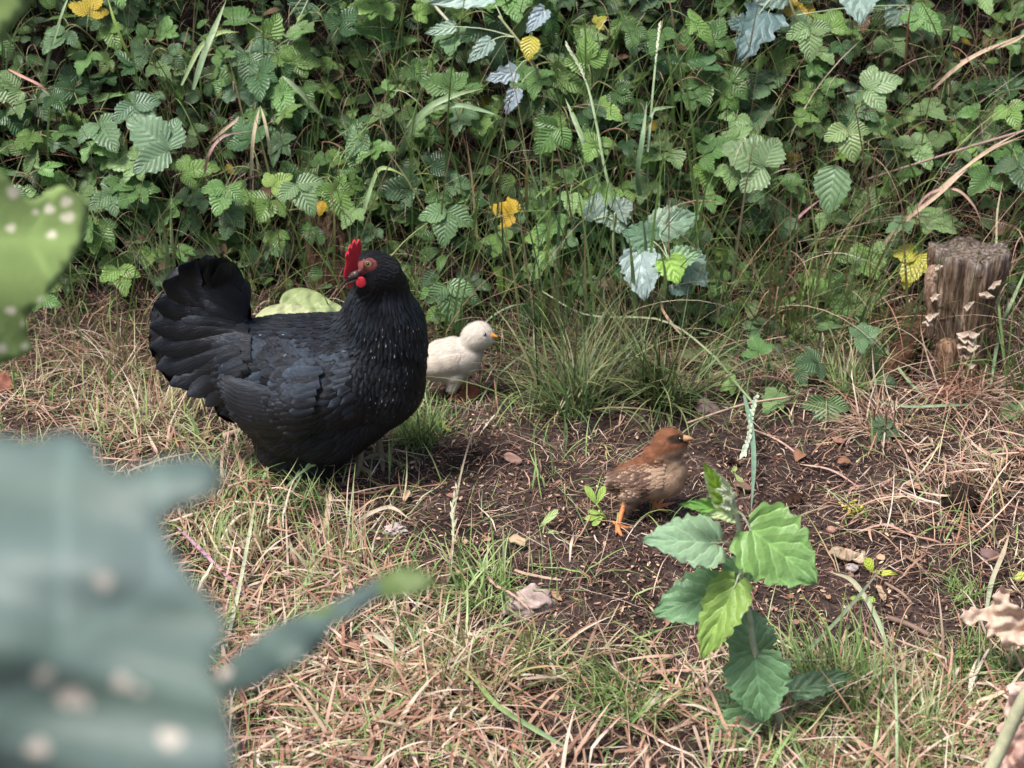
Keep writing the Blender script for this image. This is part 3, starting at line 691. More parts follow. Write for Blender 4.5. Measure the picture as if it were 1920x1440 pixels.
# pale chick half hidden by the hen's breast
YW = 2.405; SW = 1/1040.
wc = empty('pale_chick', W(848, 742, YW)*[1, 1, 0]+[0, 0, float(H(W(848, 742, YW)[0], YW))], 'creamy white chick peeking out from behind the black hen, orange beak', 'chick')
def BW(px, py, dy, r, ry=1.): return (W(px, py, YW)+np.array([0, dy, 0]), (r*SW, r*SW*ry, r*SW))
wb = [BW(800, 684, .0, 26), BW(815, 678, 0, 33), BW(832, 672, 0, 37), BW(850, 668, 0, 37), BW(866, 668, 0, 34), BW(877, 664, 0, 29), BW(880, 652, 0, 24), BW(886, 640, -.0, 24), BW(893, 632, 0, 27), BW(899, 629, 0, 26.5), BW(910, 632, -.002, 18), BW(840, 685, 0, 32), BW(820, 690, 0, 26),
      BW(788, 680, 0, 22), BW(855, 697, -.012, 18), BW(853, 710, -.014, 12), BW(850, 720, -.015, 9), BW(866, 690, .015, 18), BW(868, 706, .02, 11), BW(868, 718, .024, 8), BW(876, 676, 0, 27)]
CREAM = np.array([.64, .585, .51])
o_, wbv, wv_, wf_ = blob('body', wb, .0028, 5, MAT_DOWN, wc, lambda v: np.full((len(v), 3), 1.)*CREAM)
fz = Buf(); fuzz(fz, wv_, wf_, 30000, .0080, .00014, lambda P: np.tile([-1., 0, -.55], (len(P), 1)), lambda P: np.tile(CREAM, (len(P), 1)), .34); fz.mk('down', MAT_DOWN, wc)
wing = Buf()
def onbird(bvh, Yp, px_, py_, lift):
    d = Vector(ray(px_, py_)).normalized(); loc, nr, _, _ = bvh.ray_cast(Vector(CAM), d)
    if loc is None: q = W(px_, py_, Yp); loc, nr, _, _ = bvh.find_nearest(Vector(q)); return np.array(q)-np.array(d)*lift, -np.array(d)
    return np.array(loc)-np.array(d)*lift, norm(np.array(nr)*.6-np.array(d)*.5)
def wingf(buf, bvh, Yp, a, b, sag, wd, c, lift, tipc=None, n=8):
    pts = spline(np.array([a, (np.array(a)+np.array(b))/2+np.array([0, sag]), b]), n); path = []; nn = []
    for (x, y) in pts: p_, n_ = onbird(bvh, Yp, x, y, lift); path.append(p_); nn.append(n_)
    path = np.array(path); nn = np.array(nn)
    for _ in range(2): path[1:-1] = (path[:-2]+path[1:-1]*2+path[2:])/4
    feather_path(buf, path, norm(nn*.4+nn.mean(0)), wd, c, cup=.3, round_=.75, base_w=.6, tipc=tipc)
for k in range(13):
    t = k/12; wingf(wing, wbv, YW, (858-10*t+8*rng.random(), 664+26*t), (797+8*t, 672+34*t), 3+3*t, 7.5*SW, CREAM*np.array([1.0, .93, .88])*(.86+.2*rng.random()), .0008+.0001*(12-k))
wing.mk('wing', MAT_DOWN, wc)
OR = (.75, .27, .05)
V, F, U, T = tube([W(914, 628, YW-.008), W(921, 629, YW-.009), W(928, 630.5, YW-.010), W(934, 632, YW-.010)], [7.2*SW, 6*SW, 3.4*SW, .5*SW], k=10, n=9)
mk('beak', V, [F, T], MAT_SKIN, wc, np.tile(OR, (len(V), 1)))
pe, ne = onbird(wbv, YW, 909, 627, .0012); ball('eye', pe, .0030, MAT_PUPIL, wc)
b1 = gp(851, 743, .004); chick_leg('leg', wc, b1, [b1*.5+W(850, 728, YW-.015)*.5, W(851, 718, YW-.015)], [([gp(862, 746, .004), gp(873, 748, .003)], 1), ([gp(846, 750, .004), gp(840, 753, .003)], 1), ([gp(858, 752, .003), gp(866, 757, .003)], 1), ([gp(842, 740, .003)], .8)], (.62, .25, .10), .0036)
b2 = gp(870, 738, .004); chick_leg('leg', wc, b2, [b2+np.array([0, 0, .012]), W(868, 716, YW+.022)], [([gp(880, 740, .003), gp(889, 742, .003)], 1), ([gp(872, 745, .003), gp(876, 750, .003)], 1), ([gp(862, 738, .003)], .8)], (.62, .25, .10), .0034)

# brown chick walking right
YB = 1.985; SB = 1/1245.
bc = empty('brown_chick', W(1200, 975, YB)*[1, 1, 0], 'russet brown chick with speckled wings striding right on bare soil', 'chick')
def BB(px, py, dy, r, ry=1.): return (W(px, py, YB)+np.array([0, dy, 0]), (r*SB, r*SB*ry, r*SB))
bb = [BB(1155, 900, 0, 16, .8), BB(1168, 900, 0, 25, .9), BB(1182, 898, 0, 33), BB(1197, 896, 0, 37), BB(1214, 893, 0, 41), BB(1230, 893, 0, 43), BB(1245, 893, 0, 42), BB(1254, 884, 0, 36), BB(1251, 868, 0, 31), BB(1247, 852, 0, 29), BB(1250, 838, 0, 29),
      BB(1255, 831, 0, 29.5), BB(1263, 831, 0, 25), BB(1270, 833, 0, 20), BB(1276, 834, 0, 14), BB(1232, 856, 0, 26), BB(1228, 906, 0, 32), BB(1200, 908, 0, 30), BB(1185, 914, -.015, 24), BB(1180, 930, -.018, 16), BB(1175, 942, -.02, 11), BB(1218, 922, .015, 26), BB(1220, 930, .02, 15), BB(1221, 938, .022, 10), BB(1143, 900, 0, 8, .7)]
RUST = np.array([.24, .105, .058]); BUFF = np.array([.46, .32, .22]); GREYB = np.array([.17, .12, .095])
def bcol(P):
    x, y = proj(P); C = np.tile(BUFF, (len(P), 1)); nz = vn(x/7, y/7, 5)[:, None]
    wing_ = np.clip((1232-x)/30, 0, 1)*np.clip((928-y)/10, 0, 1); C = C*(1-wing_[:, None])+(np.array([.36, .255, .19]))*wing_[:, None]
    back = np.clip((880+(1250-x)*.35-y)/8, 0, 1)*np.clip((1262-x)/6, 0, 1)*(y > 848); C = C*(1-.5*back[:, None])+RUST*.9*.5*back[:, None]
    hd = np.clip((856-y-(x-1240)*.35)/6, 0, 1)+np.clip((1240-x)/12, 0, 1)*(y < 870); hd = np.clip(hd, 0, 1)[:, None]; C = C*(1-hd)+RUST*hd
    mask = np.clip(1.8*(1-((x-1272)/20)**2-((y-823)/9)**2), 0, 1)[:, None]; C = C*(1-mask)+np.array([.045, .03, .02])*mask
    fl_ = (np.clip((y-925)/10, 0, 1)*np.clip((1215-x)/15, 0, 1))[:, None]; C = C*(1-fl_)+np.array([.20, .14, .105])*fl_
    return C*(1+.5*nz)
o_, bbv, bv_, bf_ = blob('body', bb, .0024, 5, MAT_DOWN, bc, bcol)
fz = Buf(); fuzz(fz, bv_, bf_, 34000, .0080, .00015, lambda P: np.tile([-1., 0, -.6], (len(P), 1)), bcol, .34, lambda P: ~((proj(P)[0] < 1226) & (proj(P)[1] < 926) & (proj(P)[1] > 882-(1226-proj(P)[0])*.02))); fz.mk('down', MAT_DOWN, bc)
wing = Buf(); mantle = Buf()
def barred(base, k):
    return base
# speckled wing: rows of small feathers, each with a dark bar and pale tip
def smallf(buf, px_, py_, L, wd, ang, c, tipc, lift):
    dx, dy_ = math.cos(ang), math.sin(ang)
    wingf(buf, bbv, YB, (px_, py_), (px_+dx*L, py_+dy_*L), 0, wd*SB, c, lift, tipc=tipc, n=5)
for row in range(9):
    for q in range(13):
        t = q/12.; x = 1246-92*t-row*1.0+rng.random()*4; y = 872+row*6.6+ (t*4)+rng.random()*3
        top_ = 868+(1246-x)*.12; 
        if y > 932-(abs(x-1195)/52)**2*22 or y < top_ or x < 1146: continue
        pale = rng.random() < .52
        c0 = np.array([.10, .062, .046])*(.8+.6*rng.random()); c1 = np.array([.50, .37, .28])*(.55+.5*rng.random()) if pale else np.array([.20, .12, .08])
        if x > 1222: c0 = c0*.4+BUFF*.5; c1 = c1*.4+BUFF*.55
        smallf(wing, x, y, 15+6*t, 8.5, math.pi-.18-.12*rng.random(), c0, c1, .0030+row*.00012+.0008*rng.random())
for k in range(8):
    t = k/7; wingf(wing, bbv, YB, (1200-3*t, 896+26*t), (1139+16*t, 892+34*t), 2+2*t, 7.5*SB, np.array([.14, .105, .085])*(.8+.4*rng.random()), .0028, tipc=np.array([.40, .33, .27]))
for k in range(16):
    t = k/15; smallf(mantle, 1244-72*t, 861+20*t+rng.random()*4, 13, 6.5, math.pi-.35, np.array([.10, .05, .03]), np.array([.42, .28, .17]), .0035)
    smallf(mantle, 1242-60*t, 870+12*t+rng.random()*3, 12, 6, math.pi-.3, np.array([.12, .06, .04]), np.array([.44, .32, .21]), .004)
wing.mk('wing', MAT_DOWN, bc); mantle.mk('back_feathers', MAT_DOWN, bc)
V, F, U, T = tube([W(1283, 822, YB-.008), W(1290, 822, YB-.010), W(1296, 822.5, YB-.011), W(1301, 824, YB-.012)], [7*SB, 5.8*SB, 3.3*SB, .6*SB], k=10, n=9)
mk('beak', V, [F, T], MAT_SKIN, bc, np.tile((.34, .19, .09), (len(V), 1)))
pe, ne = onbird(bbv, YB, 1275, 823, .0008); ball('eye', pe, .0034, MAT_PUPIL, bc)
OC = (.50, .185, .065)
b1 = gp(1158, 990, .005); chick_leg('leg', bc, b1, [b1*.5+W(1171, 946, YB-.02)*.5, W(1174, 935, YB-.02)], [([gp(1160, 1000, .004), gp(1168, 1010, .003)], 1.1), ([gp(1171, 994, .004), gp(1184, 991, .003)], 1.), ([gp(1157, 996, .003), gp(1155, 1003, .003)], .9), ([gp(1147, 981, .003)], 1.)], OC, .0042)
b2 = gp(1228, 955, .004); chick_leg('leg', bc, b2, [b2+np.array([-.002, .001, .012]), W(1221, 940, YB+.02)], [([gp(1238, 948, .004), gp(1245, 937, .004)], 1.), ([gp(1248, 951, .004), gp(1265, 945, .003)], 1.), ([gp(1240, 958, .003), gp(1253, 963, .003)], 1.), ([gp(1222, 962, .003), gp(1217, 968, .003)], .9)], OC, .0038)

# ================================================================== WOOD: two stumps, a root, chips
def wood_stump(name, label, base, axis_top, prof, mat, parent_name='trunk', seed=3, ell=1.0, taper_pts=None, grain=.10, topdip=.01, ringcol=(.75, .85, 1.0)):
    r2 = np.random.default_rng(seed); t_ = empty(name, base, label, 'tree stump')
    n = 96; m = 26; base = np.asarray(base, float); top = np.asarray(axis_top, float); V = []; C = []
    a = np.arange(n)/n*2*math.pi
    g1 = np.array([sum(math.sin(k*x+r2_)*w_ for k, w_, r2_ in [(3, .5, 1.2), (5, .35, .3), (9, .3, 2.), (17, .22, 4.), (29, .16, 1.), (41, .12, 2.2)]) for x in a])
    for i_ in range(m):
        u = i_/(m-1); c = base*(1-u)+top*u; pr = np.interp(u, [p[0] for p in prof], [p[1] for p in prof])
        loc = fbm(a*2.5/6.28*6, a*0+u*2.2, 1.6, seed, 3)
        rr = pr*(1+grain*g1+.14*loc)*(1+.0*u)
        for a0, dp_ in ((4.35, .30), (5.35, .22), (3.5, .25), (1.5, .3)):
            rr = rr*(1-dp_*np.exp(-((a-a0)/.07)**2)*np.clip((u-.35)*2.2, 0, 1)*(.6+.6*math.sin(u*5+a0)))
        if i_ >= m-2: rr = rr*(1-.025*(i_-m+3))
        V += [c+np.array([math.cos(x)*q, math.sin(x)*q*ell, (.006*math.sin(5*x)+.008*loc[k])*(u > .9)]) for k, (x, q) in enumerate(zip(a, rr))]
        C += [(1, 1, 1)]*n if u < .96 else [ringcol]*n
    F = [[i_*n+k, i_*n+(k+1) % n, (i_+1)*n+(k+1) % n, (i_+1)*n+k] for i_ in range(m-1) for k in range(n)]
    ring0 = np.array(V[-n:]); cen = ring0.mean(0)
    for s_ in (.85, .65, .45, .25):
        off = len(V)-n
        ring = cen+(ring0-cen)*s_; ring[:, 2] += -topdip*(1-s_)+.005*fbm(ring[:, 0], ring[:, 1], 60, 3)
        V += list(ring); C += [ringcol]*n; F += [[off+k, off+(k+1) % n, off+n+(k+1) % n, off+n+k] for k in range(n)]
    off = len(V)-n; V.append(V[off]*0+cen-np.array([0, 0, topdip])); C.append(ringcol); T = [[off+k, off+(k+1) % n, len(V)-1] for k in range(n)]
    mk(parent_name, np.array(V), [np.array(F), np.array(T)], mat, t_, np.array(C)); return t_
SY = 2.47; Ps = G(1812, 716); SX = 1/1005.
st = wood_stump('tree_stump', 'weathered grey and brown stump with bracket fungi at the right edge', [Ps[0]-.005, SY+.02, Ps[2]-.03], W(1818, 468, SY+.05), [(0, .034), (.15, .038), (.4, .045), (.7, .057), (.9, .068), (1, .072)], MAT_STUMP, 'trunk', 3, .85, grain=.11)
# splintered slab at the left of the stump, stub at its foot
sb = Buf(); add_tube(sb, [W(1752, 500, SY-.02), W(1744, 545, SY-.04), W(1747, 590, SY-.05), W(1741, 632, SY-.05)], np.array([.011, .013, .010, .007]), (1.15, 1.1, 1.1), k=9, n=12, wob=.35); sb.mk('splinter', MAT_STUMP, st)
sb = Buf(); add_tube(sb, [W(1772, 640, SY-.05), W(1776, 680, SY-.055), W(1778, 712, SY-.06)], np.array([.020, .019, .011]), (.95, .85, .75), k=11, n=10, wob=.2); sb.mk('branch_stub', MAT_STUMP, st)
def bracket(cx, cy, wid, dep, dy, tilt=0, pale=.6):
    c = W(cx, cy, SY-.062+dy); V = []; C = []; n = 15; K = 4
    for k in range(n):
        a = math.pi*k/(n-1); rr = .92+.22*math.sin(3*a+cx*1.7)+.12*math.sin(7*a+cy)+.06*math.sin(13*a)
        for j_ in range(K):
            q = j_/(K-1); x = -math.cos(a)*wid*.5*rr*q; y = -math.sin(a)*dep*rr*q; V.append(c+np.array([x, y+.010, .006*(1-q)+x*(tilt*2+.12*math.sin(cx))+.0025*math.sin(a*5+cy)*q+.0012*math.sin(q*9)])); cc = np.array([.20, .145, .105])*(1-q**4)+np.array([.50, .42, .34])*q**4; C.append(cc*(.7+.5*pale))
        for j_ in range(K):
            q = 1-j_/(K-1); x = -math.cos(a)*wid*.5*rr*q*.93; y = -math.sin(a)*dep*rr*q*.93; V.append(c+np.array([x, y+.010, -.0030-.006*(1-q)+x*(tilt*2+.12*math.sin(cx))+.0025*math.sin(a*5+cy)*q])); C.append((.42, .33, .26))
    m_ = 2*K; F = [[k*m_+j_, (k+1)*m_+j_, (k+1)*m_+j_+1, k*m_+j_+1] for k in range(n-1) for j_ in range(m_-1)]
    mk('bracket_fungus', np.array(V), np.array(F), MAT_FUNGUS, st, np.array(C))
for a_ in [(1819, 630, .037, .016, 0, .05), (1815, 641, .030, .020, .0, -.1), (1816, 650, .050, .024, .0, .05), (1812, 669, .026, .014, .0, 0, .2), (1820, 683, .036, .022, .0, .05, .4), (1817, 577, .020, .012, .0, .2, .3),
           (1754, 560, .020, .014, .0, .2), (1747, 596, .026, .016, -.005, .1), (1742, 608, .020, .014, -.005, -.1), (1852, 556, .026, .012, .014, 0, .5), (1866, 538, .022, .012, .03, .3, .5), (1762, 505, .016, .010, .0, .2)]: bracket(*a_)
# weathered root leaning against the stump
def log_(name, label, pts, r, mat, col=(1, 1, 1), cat='branch', k=12, n=22, wob=.25, kind=None, group=None):
    b = Buf(); add_tube(b, pts, r, col, k=k, n=n, wob=wob); V0 = np.concatenate(b.V); o_ = V0[0].copy(); o = b.mk(name, mat, origin=o_); return tag(o, label, cat, group)
log_('dead_root', 'dark rotten root leaning against the foot of the fungus stump', [gp(1655, 722, .01), gp(1690, 690, .03), gp(1722, 650, .05), gp(1745, 625, .03)], np.array([.020, .024, .022, .016]), MAT_ROT, (1.1, .95, .9), 'root')
log_('rotten_log', 'dark rotten log lying under the brambles left of the fungus stump', [gp(1600, 640, -.005), gp(1650, 612, .01), gp(1705, 602, .0)], np.array([.02, .026, .02]), MAT_ROT, (1.3, 1.1, 1.), 'log')
P2 = G(622, 570)
wood_stump('rotten_stump', 'brown rotten stump with a black split behind the hen', [P2[0]-.0, P2[1]+.02, P2[2]-.05], W(610, 395, P2[1]+.08), [(0, .062), (.4, .056), (.8, .050), (1, .04)], MAT_ROT, 'trunk', 9, .8, grain=.10, ringcol=(1, 1, 1))
def lump(name, label, cat, c, r, mat, col, seed, rough=.25, f=2.2, flat=(1, 1, .6), rotz=0, ic=ICO, group=None):
    v = ic[0].copy(); h = np.array([noise.fractal(Vector(x)*f+Vector((seed*3.1, 0, 0)), 1., 2., 4) for x in v]); v = v*(1+rough*h[:, None])*np.array(flat)*r
    cz, sz = math.cos(rotz), math.sin(rotz); v = v@np.array([[cz, sz, 0], [-sz, cz, 0], [0, 0, 1]])
    C = np.array(col)[None]*(1+.5*h[:, None]); c = np.asarray(c, float)
    return tag(mk(name, v+c, ic[1], mat, None, C, origin=c), label, cat, group)
lump('stone', 'pale craggy pinkish stone lying in the straw', 'stone', gp(992, 1146, .014), .027, MAT_STONE, (.34, .26, .23), 2, .30, 2.0, (1.35, 1., .75), .3, ICO4)
lump('stone', 'small reddish pebble on the soil right of the sapling', 'stone', gp(1558, 999, .006), .0075, MAT_STONE, (.30, .17, .13), 5, .2)
lump('stone', 'small grey pebble beside the pale wood chip', 'stone', gp(1597, 1070, .005), .009, MAT_STONE, (.30, .25, .24), 6, .2)
lump('stone', 'whitish crusty clod in the straw just in front of the hen', 'stone', gp(742, 1000, .006), .013, MAT_STONE, (.34, .28, .26), 8, .5, 2.5, (1.2, 1, .6), 0, ICO4)
lump('bark_piece', 'charred black bark piece half under straw at the right', 'bark', gp(1798, 952, .014), .030, MAT_ROT, (.28, .30, .34), 11, .35, 1.4, (1.2, .9, .75), .6, ICO4)
lump('bark_piece', 'dark brown bark piece beside the sapling crown', 'bark', gp(1487, 945, .008), .016, MAT_ROT, (.6, .5, .5), 13, .3, 1.4, (1.5, .7, .5), .9)
def twig(label, pts, r, col, name='twig', cat='twig', n=16, mat=None):
    return log_(name, label, pts, r, mat or MAT_STEM, col, cat, 6, n, .15)
twig('short brown twig lying across the soil left of the brown chick', [gp(640, 938, .012), gp(700, 936, .012), gp(750, 922, .012)], .0028, (.16, .09, .06))
twig('broken tan twig on bare soil lower right of the wood chip', [gp(1695, 1050, .008), gp(1716, 1066, .010), gp(1738, 1082, .006)], np.array([.0026, .0022, .0018]), (.20, .12, .09))
twig('pale flat sliver under the straw below the curled yellow leaf', [gp(1660, 1100, .006), gp(1690, 1120, .007), gp(1708, 1135, .004)], .0024, (.22, .15, .11))
twig('thick dark twig half buried in the litter at lower right', [gp(1665, 1165, .006), gp(1700, 1180, .009), gp(1745, 1196, .003)], .0042, (.17, .11, .085))
twig('thick weathered stick behind the hen at the left of her tail fluff', [gp(420, 828, .01), gp(450, 820, .012), gp(485, 812, .01)], .006, (.36, .24, .20))
twig('long straight straw coloured twig behind the brown chick', [gp(1286, 822, .03), gp(1390, 792, .035), gp(1480, 772, .03)], .0020, (.42, .30, .22))
def fwd(px, py, off): p = G(px, py); d = norm(ray(px, py)); return p-d*off
twig('long grey bramble cane reaching in from the right edge', [fwd(1960, 234, .16), fwd(1830, 272, .16), fwd(1715, 308, .14), fwd(1620, 338, .08)], np.array([.0032, .0030, .0026, .002]), (.26, .18, .15), 'dead_twig', 'twig')
twig('pale bleached twig crossing the top of the thicket', [fwd(800, -6, .14), fwd(850, 50, .15), fwd(885, 88, .14), fwd(920, 128, .10)], np.array([.0034, .003, .0026, .0024]), (.38, .36, .28), 'dead_twig', 'twig')
twig('dark brown upright stem in the middle of the thicket', [fwd(905, -5, .12), fwd(975, 85, .13), fwd(1010, 150, .12), fwd(1020, 230, .06)], np.array([.0030, .003, .0028, .0024]), (.13, .085, .05), 'woody_twig', 'twig')

# ================================================================== GROUND COVER
def chips():
    n = 52000; r = scatter(n, T_CHIP, y1=3.0); U = rng.random; L = .0022+.008*U(n)**2.2; w_ = L*(.15+.45*U(n)); a = U(n)*6.283; nr = norm(Hn(r[:, 0], r[:, 1])+.55*(rng.random((n, 3))-.5))
    t = np.stack([np.cos(a), np.sin(a), np.zeros(n)], -1); t = norm(t-nr*np.sum(t*nr, 1, keepdims=True)); s = np.cross(nr, t); c = r+nr*(.001+.004*U(n))[:, None]
    bend = nr*(L*.25*(U(n)-.3))[:, None]
    V = np.stack([c-t*L[:, None]*.5-s*w_[:, None]*.35, c-s*w_[:, None]*.5+bend, c+t*L[:, None]*.5-s*w_[:, None]*.2, c+t*L[:, None]*.45+s*w_[:, None]*.3, c+s*w_[:, None]*.5+bend, c-t*L[:, None]*.5+s*w_[:, None]*.2], 1).reshape(-1, 3)
    b = np.arange(n)[:, None]*6; F = np.concatenate([b+np.array([[0, 1, 4, 5]]), b+np.array([[1, 2, 3, 4]])])
    pal = [(.08, .046, .035), (.05, .032, .026), (.16, .085, .058), (.26, .155, .11), (.03, .02, .017), (.42, .29, .20), (.11, .065, .05), (.06, .04, .033)]
    return tag(mk('soil_litter', V, F, MAT_CHIP, None, np.repeat(pick(pal, n, .35), 6, 0)), 'crumbs of bark, needles and dry leaf scattered over the soil', 'litter', kind='stuff')
chips()
stuff_blades('fallen_needles', 'reddish dry needles and short straw bits lying on the soil', 17000, T_CHIP*.7+T_STRAW*.6, NEEDLE+STRAW, NEEDLE+STRAW+PINK, (.012, .05), (.0006, .0016), (1.2, 1.6), (-.2, .5), MAT_STRAW, segs=3, clear=.003, cat='litter')
stuff_blades('dry_grass', 'tangled pale and pinkish dry grass covering the ground', 12500, T_STRAW**1.3, STRAW+PINK, STRAW+PALEG+PINK, (.03, .13), (.0010, .0034), (.7, 1.5), (-.6, 1.5), MAT_STRAW, clump=1.2, segs=7, clear=.005)
stuff_blades('broad_dry_grass', 'broad curling straw and pinkish dead grass leaves in the foreground', 3200, T_STRAW**3.5, PINK+STRAW, STRAW+PINK, (.05, .16), (.0030, .0060), (.3, 1.3), (.6, 2.6), MAT_STRAW, clump=1., segs=9, clear=.012, y1=2.2)
stuff_blades('pale_grass', 'pale yellow green grass leaves mixed into the straw', 1900, (T_GREEN*.5+T_STRAW*.5)**2.5, PALEG, PALEG+GREENS, (.04, .13), (.0022, .0048), (.2, 1.1), (.4, 2.0), MAT_GRASS, clump=1.4, segs=8, clear=.006, y1=2.3)
stuff_blades('short_grass', 'short green grass sprouting through the dry straw', 7600, T_GREEN**1.4, GREENS+GREENS+PALEG, GREENS+PALEG, (.025, .12), (.0009, .0032), (.0, 1.1), (.1, 1.6), MAT_GRASS, clump=1.6, segs=6)
# hanging dead grass on the face of the bank
def bank_grass():
    n = 9000; U = rng.random; x = (U(n)*2-1)*1.35; y = 2.52+1.0*U(n)**1.4; r = np.stack([x, y, H(x, y)], -1); a = -math.pi/2+(U(n)-.5)*2.6
    V, F, C, UV = blades(r, a, .3+.9*U(n), .6+1.9*U(n), .05+.14*U(n), .0007+.0016*U(n), .55*pick(STRAW+NEEDLE+NEEDLE, n), .7*pick(STRAW+PINK+NEEDLE, n), 7, clear=.01)  # straw colours scaled down to paint in shade among the brambles
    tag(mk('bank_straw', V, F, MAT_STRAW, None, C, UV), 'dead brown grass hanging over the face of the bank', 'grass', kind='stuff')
    n = 3000; x = (U(n)*2-1)*1.35; y = 2.6+1.0*U(n); r = np.stack([x, y, H(x, y)], -1); a = -math.pi/2+(U(n)-.5)*3.2
    V, F, C, UV = blades(r, a, .1+.6*U(n), .3+1.7*U(n), .08+.22*U(n), .0010+.0024*U(n)**2, pick(GREENS, n), pick(GREENS+PALEG, n), 8, clear=.01)
    tag(mk('bank_grass', V, F, MAT_GRASS, None, C, UV), 'green grass growing between the brambles on the bank', 'grass', kind='stuff')
def tall_grass():
    n = 1000; U = rng.random; x = np.clip(.2+.6*rng.normal(size=n), -1.2, 1.2); y = 2.5+.5*U(n); r = np.stack([x, y, H(x, y)], -1); a = -math.pi/2+(U(n)-.5)*3.4
    V, F, C, UV = blades(r, a, .04+.35*U(n), .15+1.1*U(n)**2, .16+.32*U(n), .0018+.0060*U(n)**2.5, pick(GREENS+[(.13, .22, .11)], n), pick(GREENS+PALEG+STRAW[:2], n), 10, clear=.02)
    tag(mk('tall_grass', V, F, MAT_GRASS, None, C, UV), 'long upright grass blades rising through the brambles', 'grass', kind='stuff')
    n = 950; x = np.where(U(n) < .45, (U(n)*2-1)*1.2, .85+.35*(U(n)*2-1)); y = 2.52+.6*U(n); r = np.stack([x, y, H(x, y)], -1); a = -math.pi/2+(U(n)-.5)*3.4
    V, F, C, UV = blades(r, a, .1+.6*U(n), .2+1.7*U(n)**1.5, .16+.30*U(n), .0010+.0036*U(n)**3, pick(STRAW+PINK, n), pick(STRAW+PINK, n), 10, clear=.02)
    tag(mk('tall_dry_grass', V, F, MAT_STRAW, None, C, UV), 'long dry grass stems hanging out of the brambles', 'grass', kind='stuff')
bank_grass(); tall_grass()
def tuft(label, base, n, L, wd, pal, tip, spread=.9, curl=1.2, br=.02, name='grass_tuft', group=None, mat=None, heads=None, lean=0):
    base = np.asarray(base, float); U = rng.random; a = U(n)*6.283 if heads is None else heads[0]+(heads[1]-heads[0])*U(n); r = base+np.stack([br*np.sqrt(U(n))*np.cos(a), br*np.sqrt(U(n))*np.sin(a), np.zeros(n)], -1); r[:, 2] = H(r[:, 0], r[:, 1])-.003
    if heads is None and not lean: a = a*.45+(U(1)*6.283)*.55+1.6*fbm(a, a*0, 1.5, int(abs(base[0])*1000) % 97, 2)+(U(n) < .35)*U(n)*6.28
    r[:, :2] += br*1.2*(U((n, 2))-.5)*(U((n, 1)) < .4)
    V, F, C, UV = blades(r, a, spread*1.15*U(n)**.9, curl*(.1+1.5*U(n)**1.5), L*(.25+.85*U(n)**1.3), wd*(.4+1.0*U(n)), pick(pal, n), pick(tip, n, .35), 9, wav=.7)
    return tag(mk(name, V, F, mat or MAT_GRASS, None, C, UV, origin=base), label, 'grass', group)
SEDGE = [(.055, .10, .035), (.08, .135, .045), (.12, .165, .06), (.20, .20, .09), (.045, .08, .03)]
tuft('dense dark green sedge tuft between the pale chick and brown chick', gp(1075, 772), 300, .26, .0038, SEDGE, SEDGE+[(.22, .20, .10)], .95, 1.1, .045)
tuft('second dark sedge tuft against the bank right behind the brown chick', gp(1250, 752), 270, .26, .0038, SEDGE, SEDGE+[(.22, .20, .10)], .9, 1.1, .040)
tuft('clump of tall broad grass blades rising left behind the sedge tufts', gp(1040, 600), 42, .36, .0085, [(.11, .19, .09), (.14, .24, .11)], [(.17, .27, .12), (.22, .31, .12)], .45, .5, .05, 'tall_grass_clump', lean=1)
tuft('clump of tall broad grass blades behind the poplar shoot', gp(1200, 590), 38, .34, .0080, [(.11, .19, .09), (.14, .24, .11)], [(.17, .27, .12), (.22, .31, .12)], .45, .6, .06, 'tall_grass_clump', lean=1)
tuft('loose clump of tall thin grass between poplar shoot and fungus stump', gp(1490, 600), 60, .34, .0042, GREENS, PALEG+GREENS, .5, .9, .06, 'tall_grass_clump', lean=1)
tuft('tall green grass clump at the right edge beside the fungus stump', gp(1905, 740), 46, .34, .0052, GREENS, PALEG+GREENS, .45, .9, .04, 'tall_grass_clump', lean=1)
tuft('tall pale grass clump above the hen back', gp(500, 520), 40, .32, .0050, GREENS+PALEG, PALEG+STRAW, .5, .8, .06, 'tall_grass_clump', lean=1)
tuft('sparse sedge fringe under the blue green poplar leaves', gp(1165, 700), 260, .22, .0020, SEDGE, SEDGE+STRAW[:2], 1.0, 1.1, .05)
tuft('green grass tuft beside the hen breast and chick feet', gp(790, 826), 380, .12, .0020, GREENS+SEDGE, GREENS+PALEG, .8, .9, .035)
tuft('thin green tuft hanging off the bank left of the stump', gp(1590, 735), 130, .17, .0026, GREENS+SEDGE, PALEG+STRAW[:3], .9, 1.3, .03)
tuft('pinkish dry grass tuft spilling down below the stump', gp(1800, 752), 260, .20, .0026, PINK, PINK+STRAW, 1.1, 1.5, .05, 'dry_grass_tuft', mat=MAT_STRAW)
tuft('pale straw tuft falling over soil left of the stump', gp(1650, 800), 170, .15, .0024, PINK+STRAW, STRAW, 1.2, 1.3, .04, 'dry_grass_tuft', mat=MAT_STRAW)
tuft('fresh green tuft at the lower right edge by the dry leaves', gp(1850, 1250), 240, .07, .0026, GREENS, GREENS+PALEG, 1.0, 1.0, .05)
tuft('tall green grass tuft right of the sapling stem', gp(1580, 1330), 260, .15, .0030, GREENS, GREENS+PALEG, .6, .9, .05)
tuft('bright green grass tuft at the bottom right of center', gp(1150, 1330), 220, .11, .0026, GREENS+PALEG, PALEG+GREENS, .8, 1.0, .05)
tuft('grass tuft in the lower middle, mixed green and straw', gp(870, 1290), 230, .14, .0034, PALEG+STRAW, STRAW+PALEG, 1., 1.2, .06)
tuft('low grass tuft with pale blades below the stone', gp(1010, 1250), 180, .12, .0034, PALEG+GREENS, PALEG+STRAW, .9, 1.3, .05)
tuft('pale green grass tuft just left of the stone', gp(905, 1120), 150, .12, .0030, PALEG+GREENS, PALEG, .9, 1.2, .04)
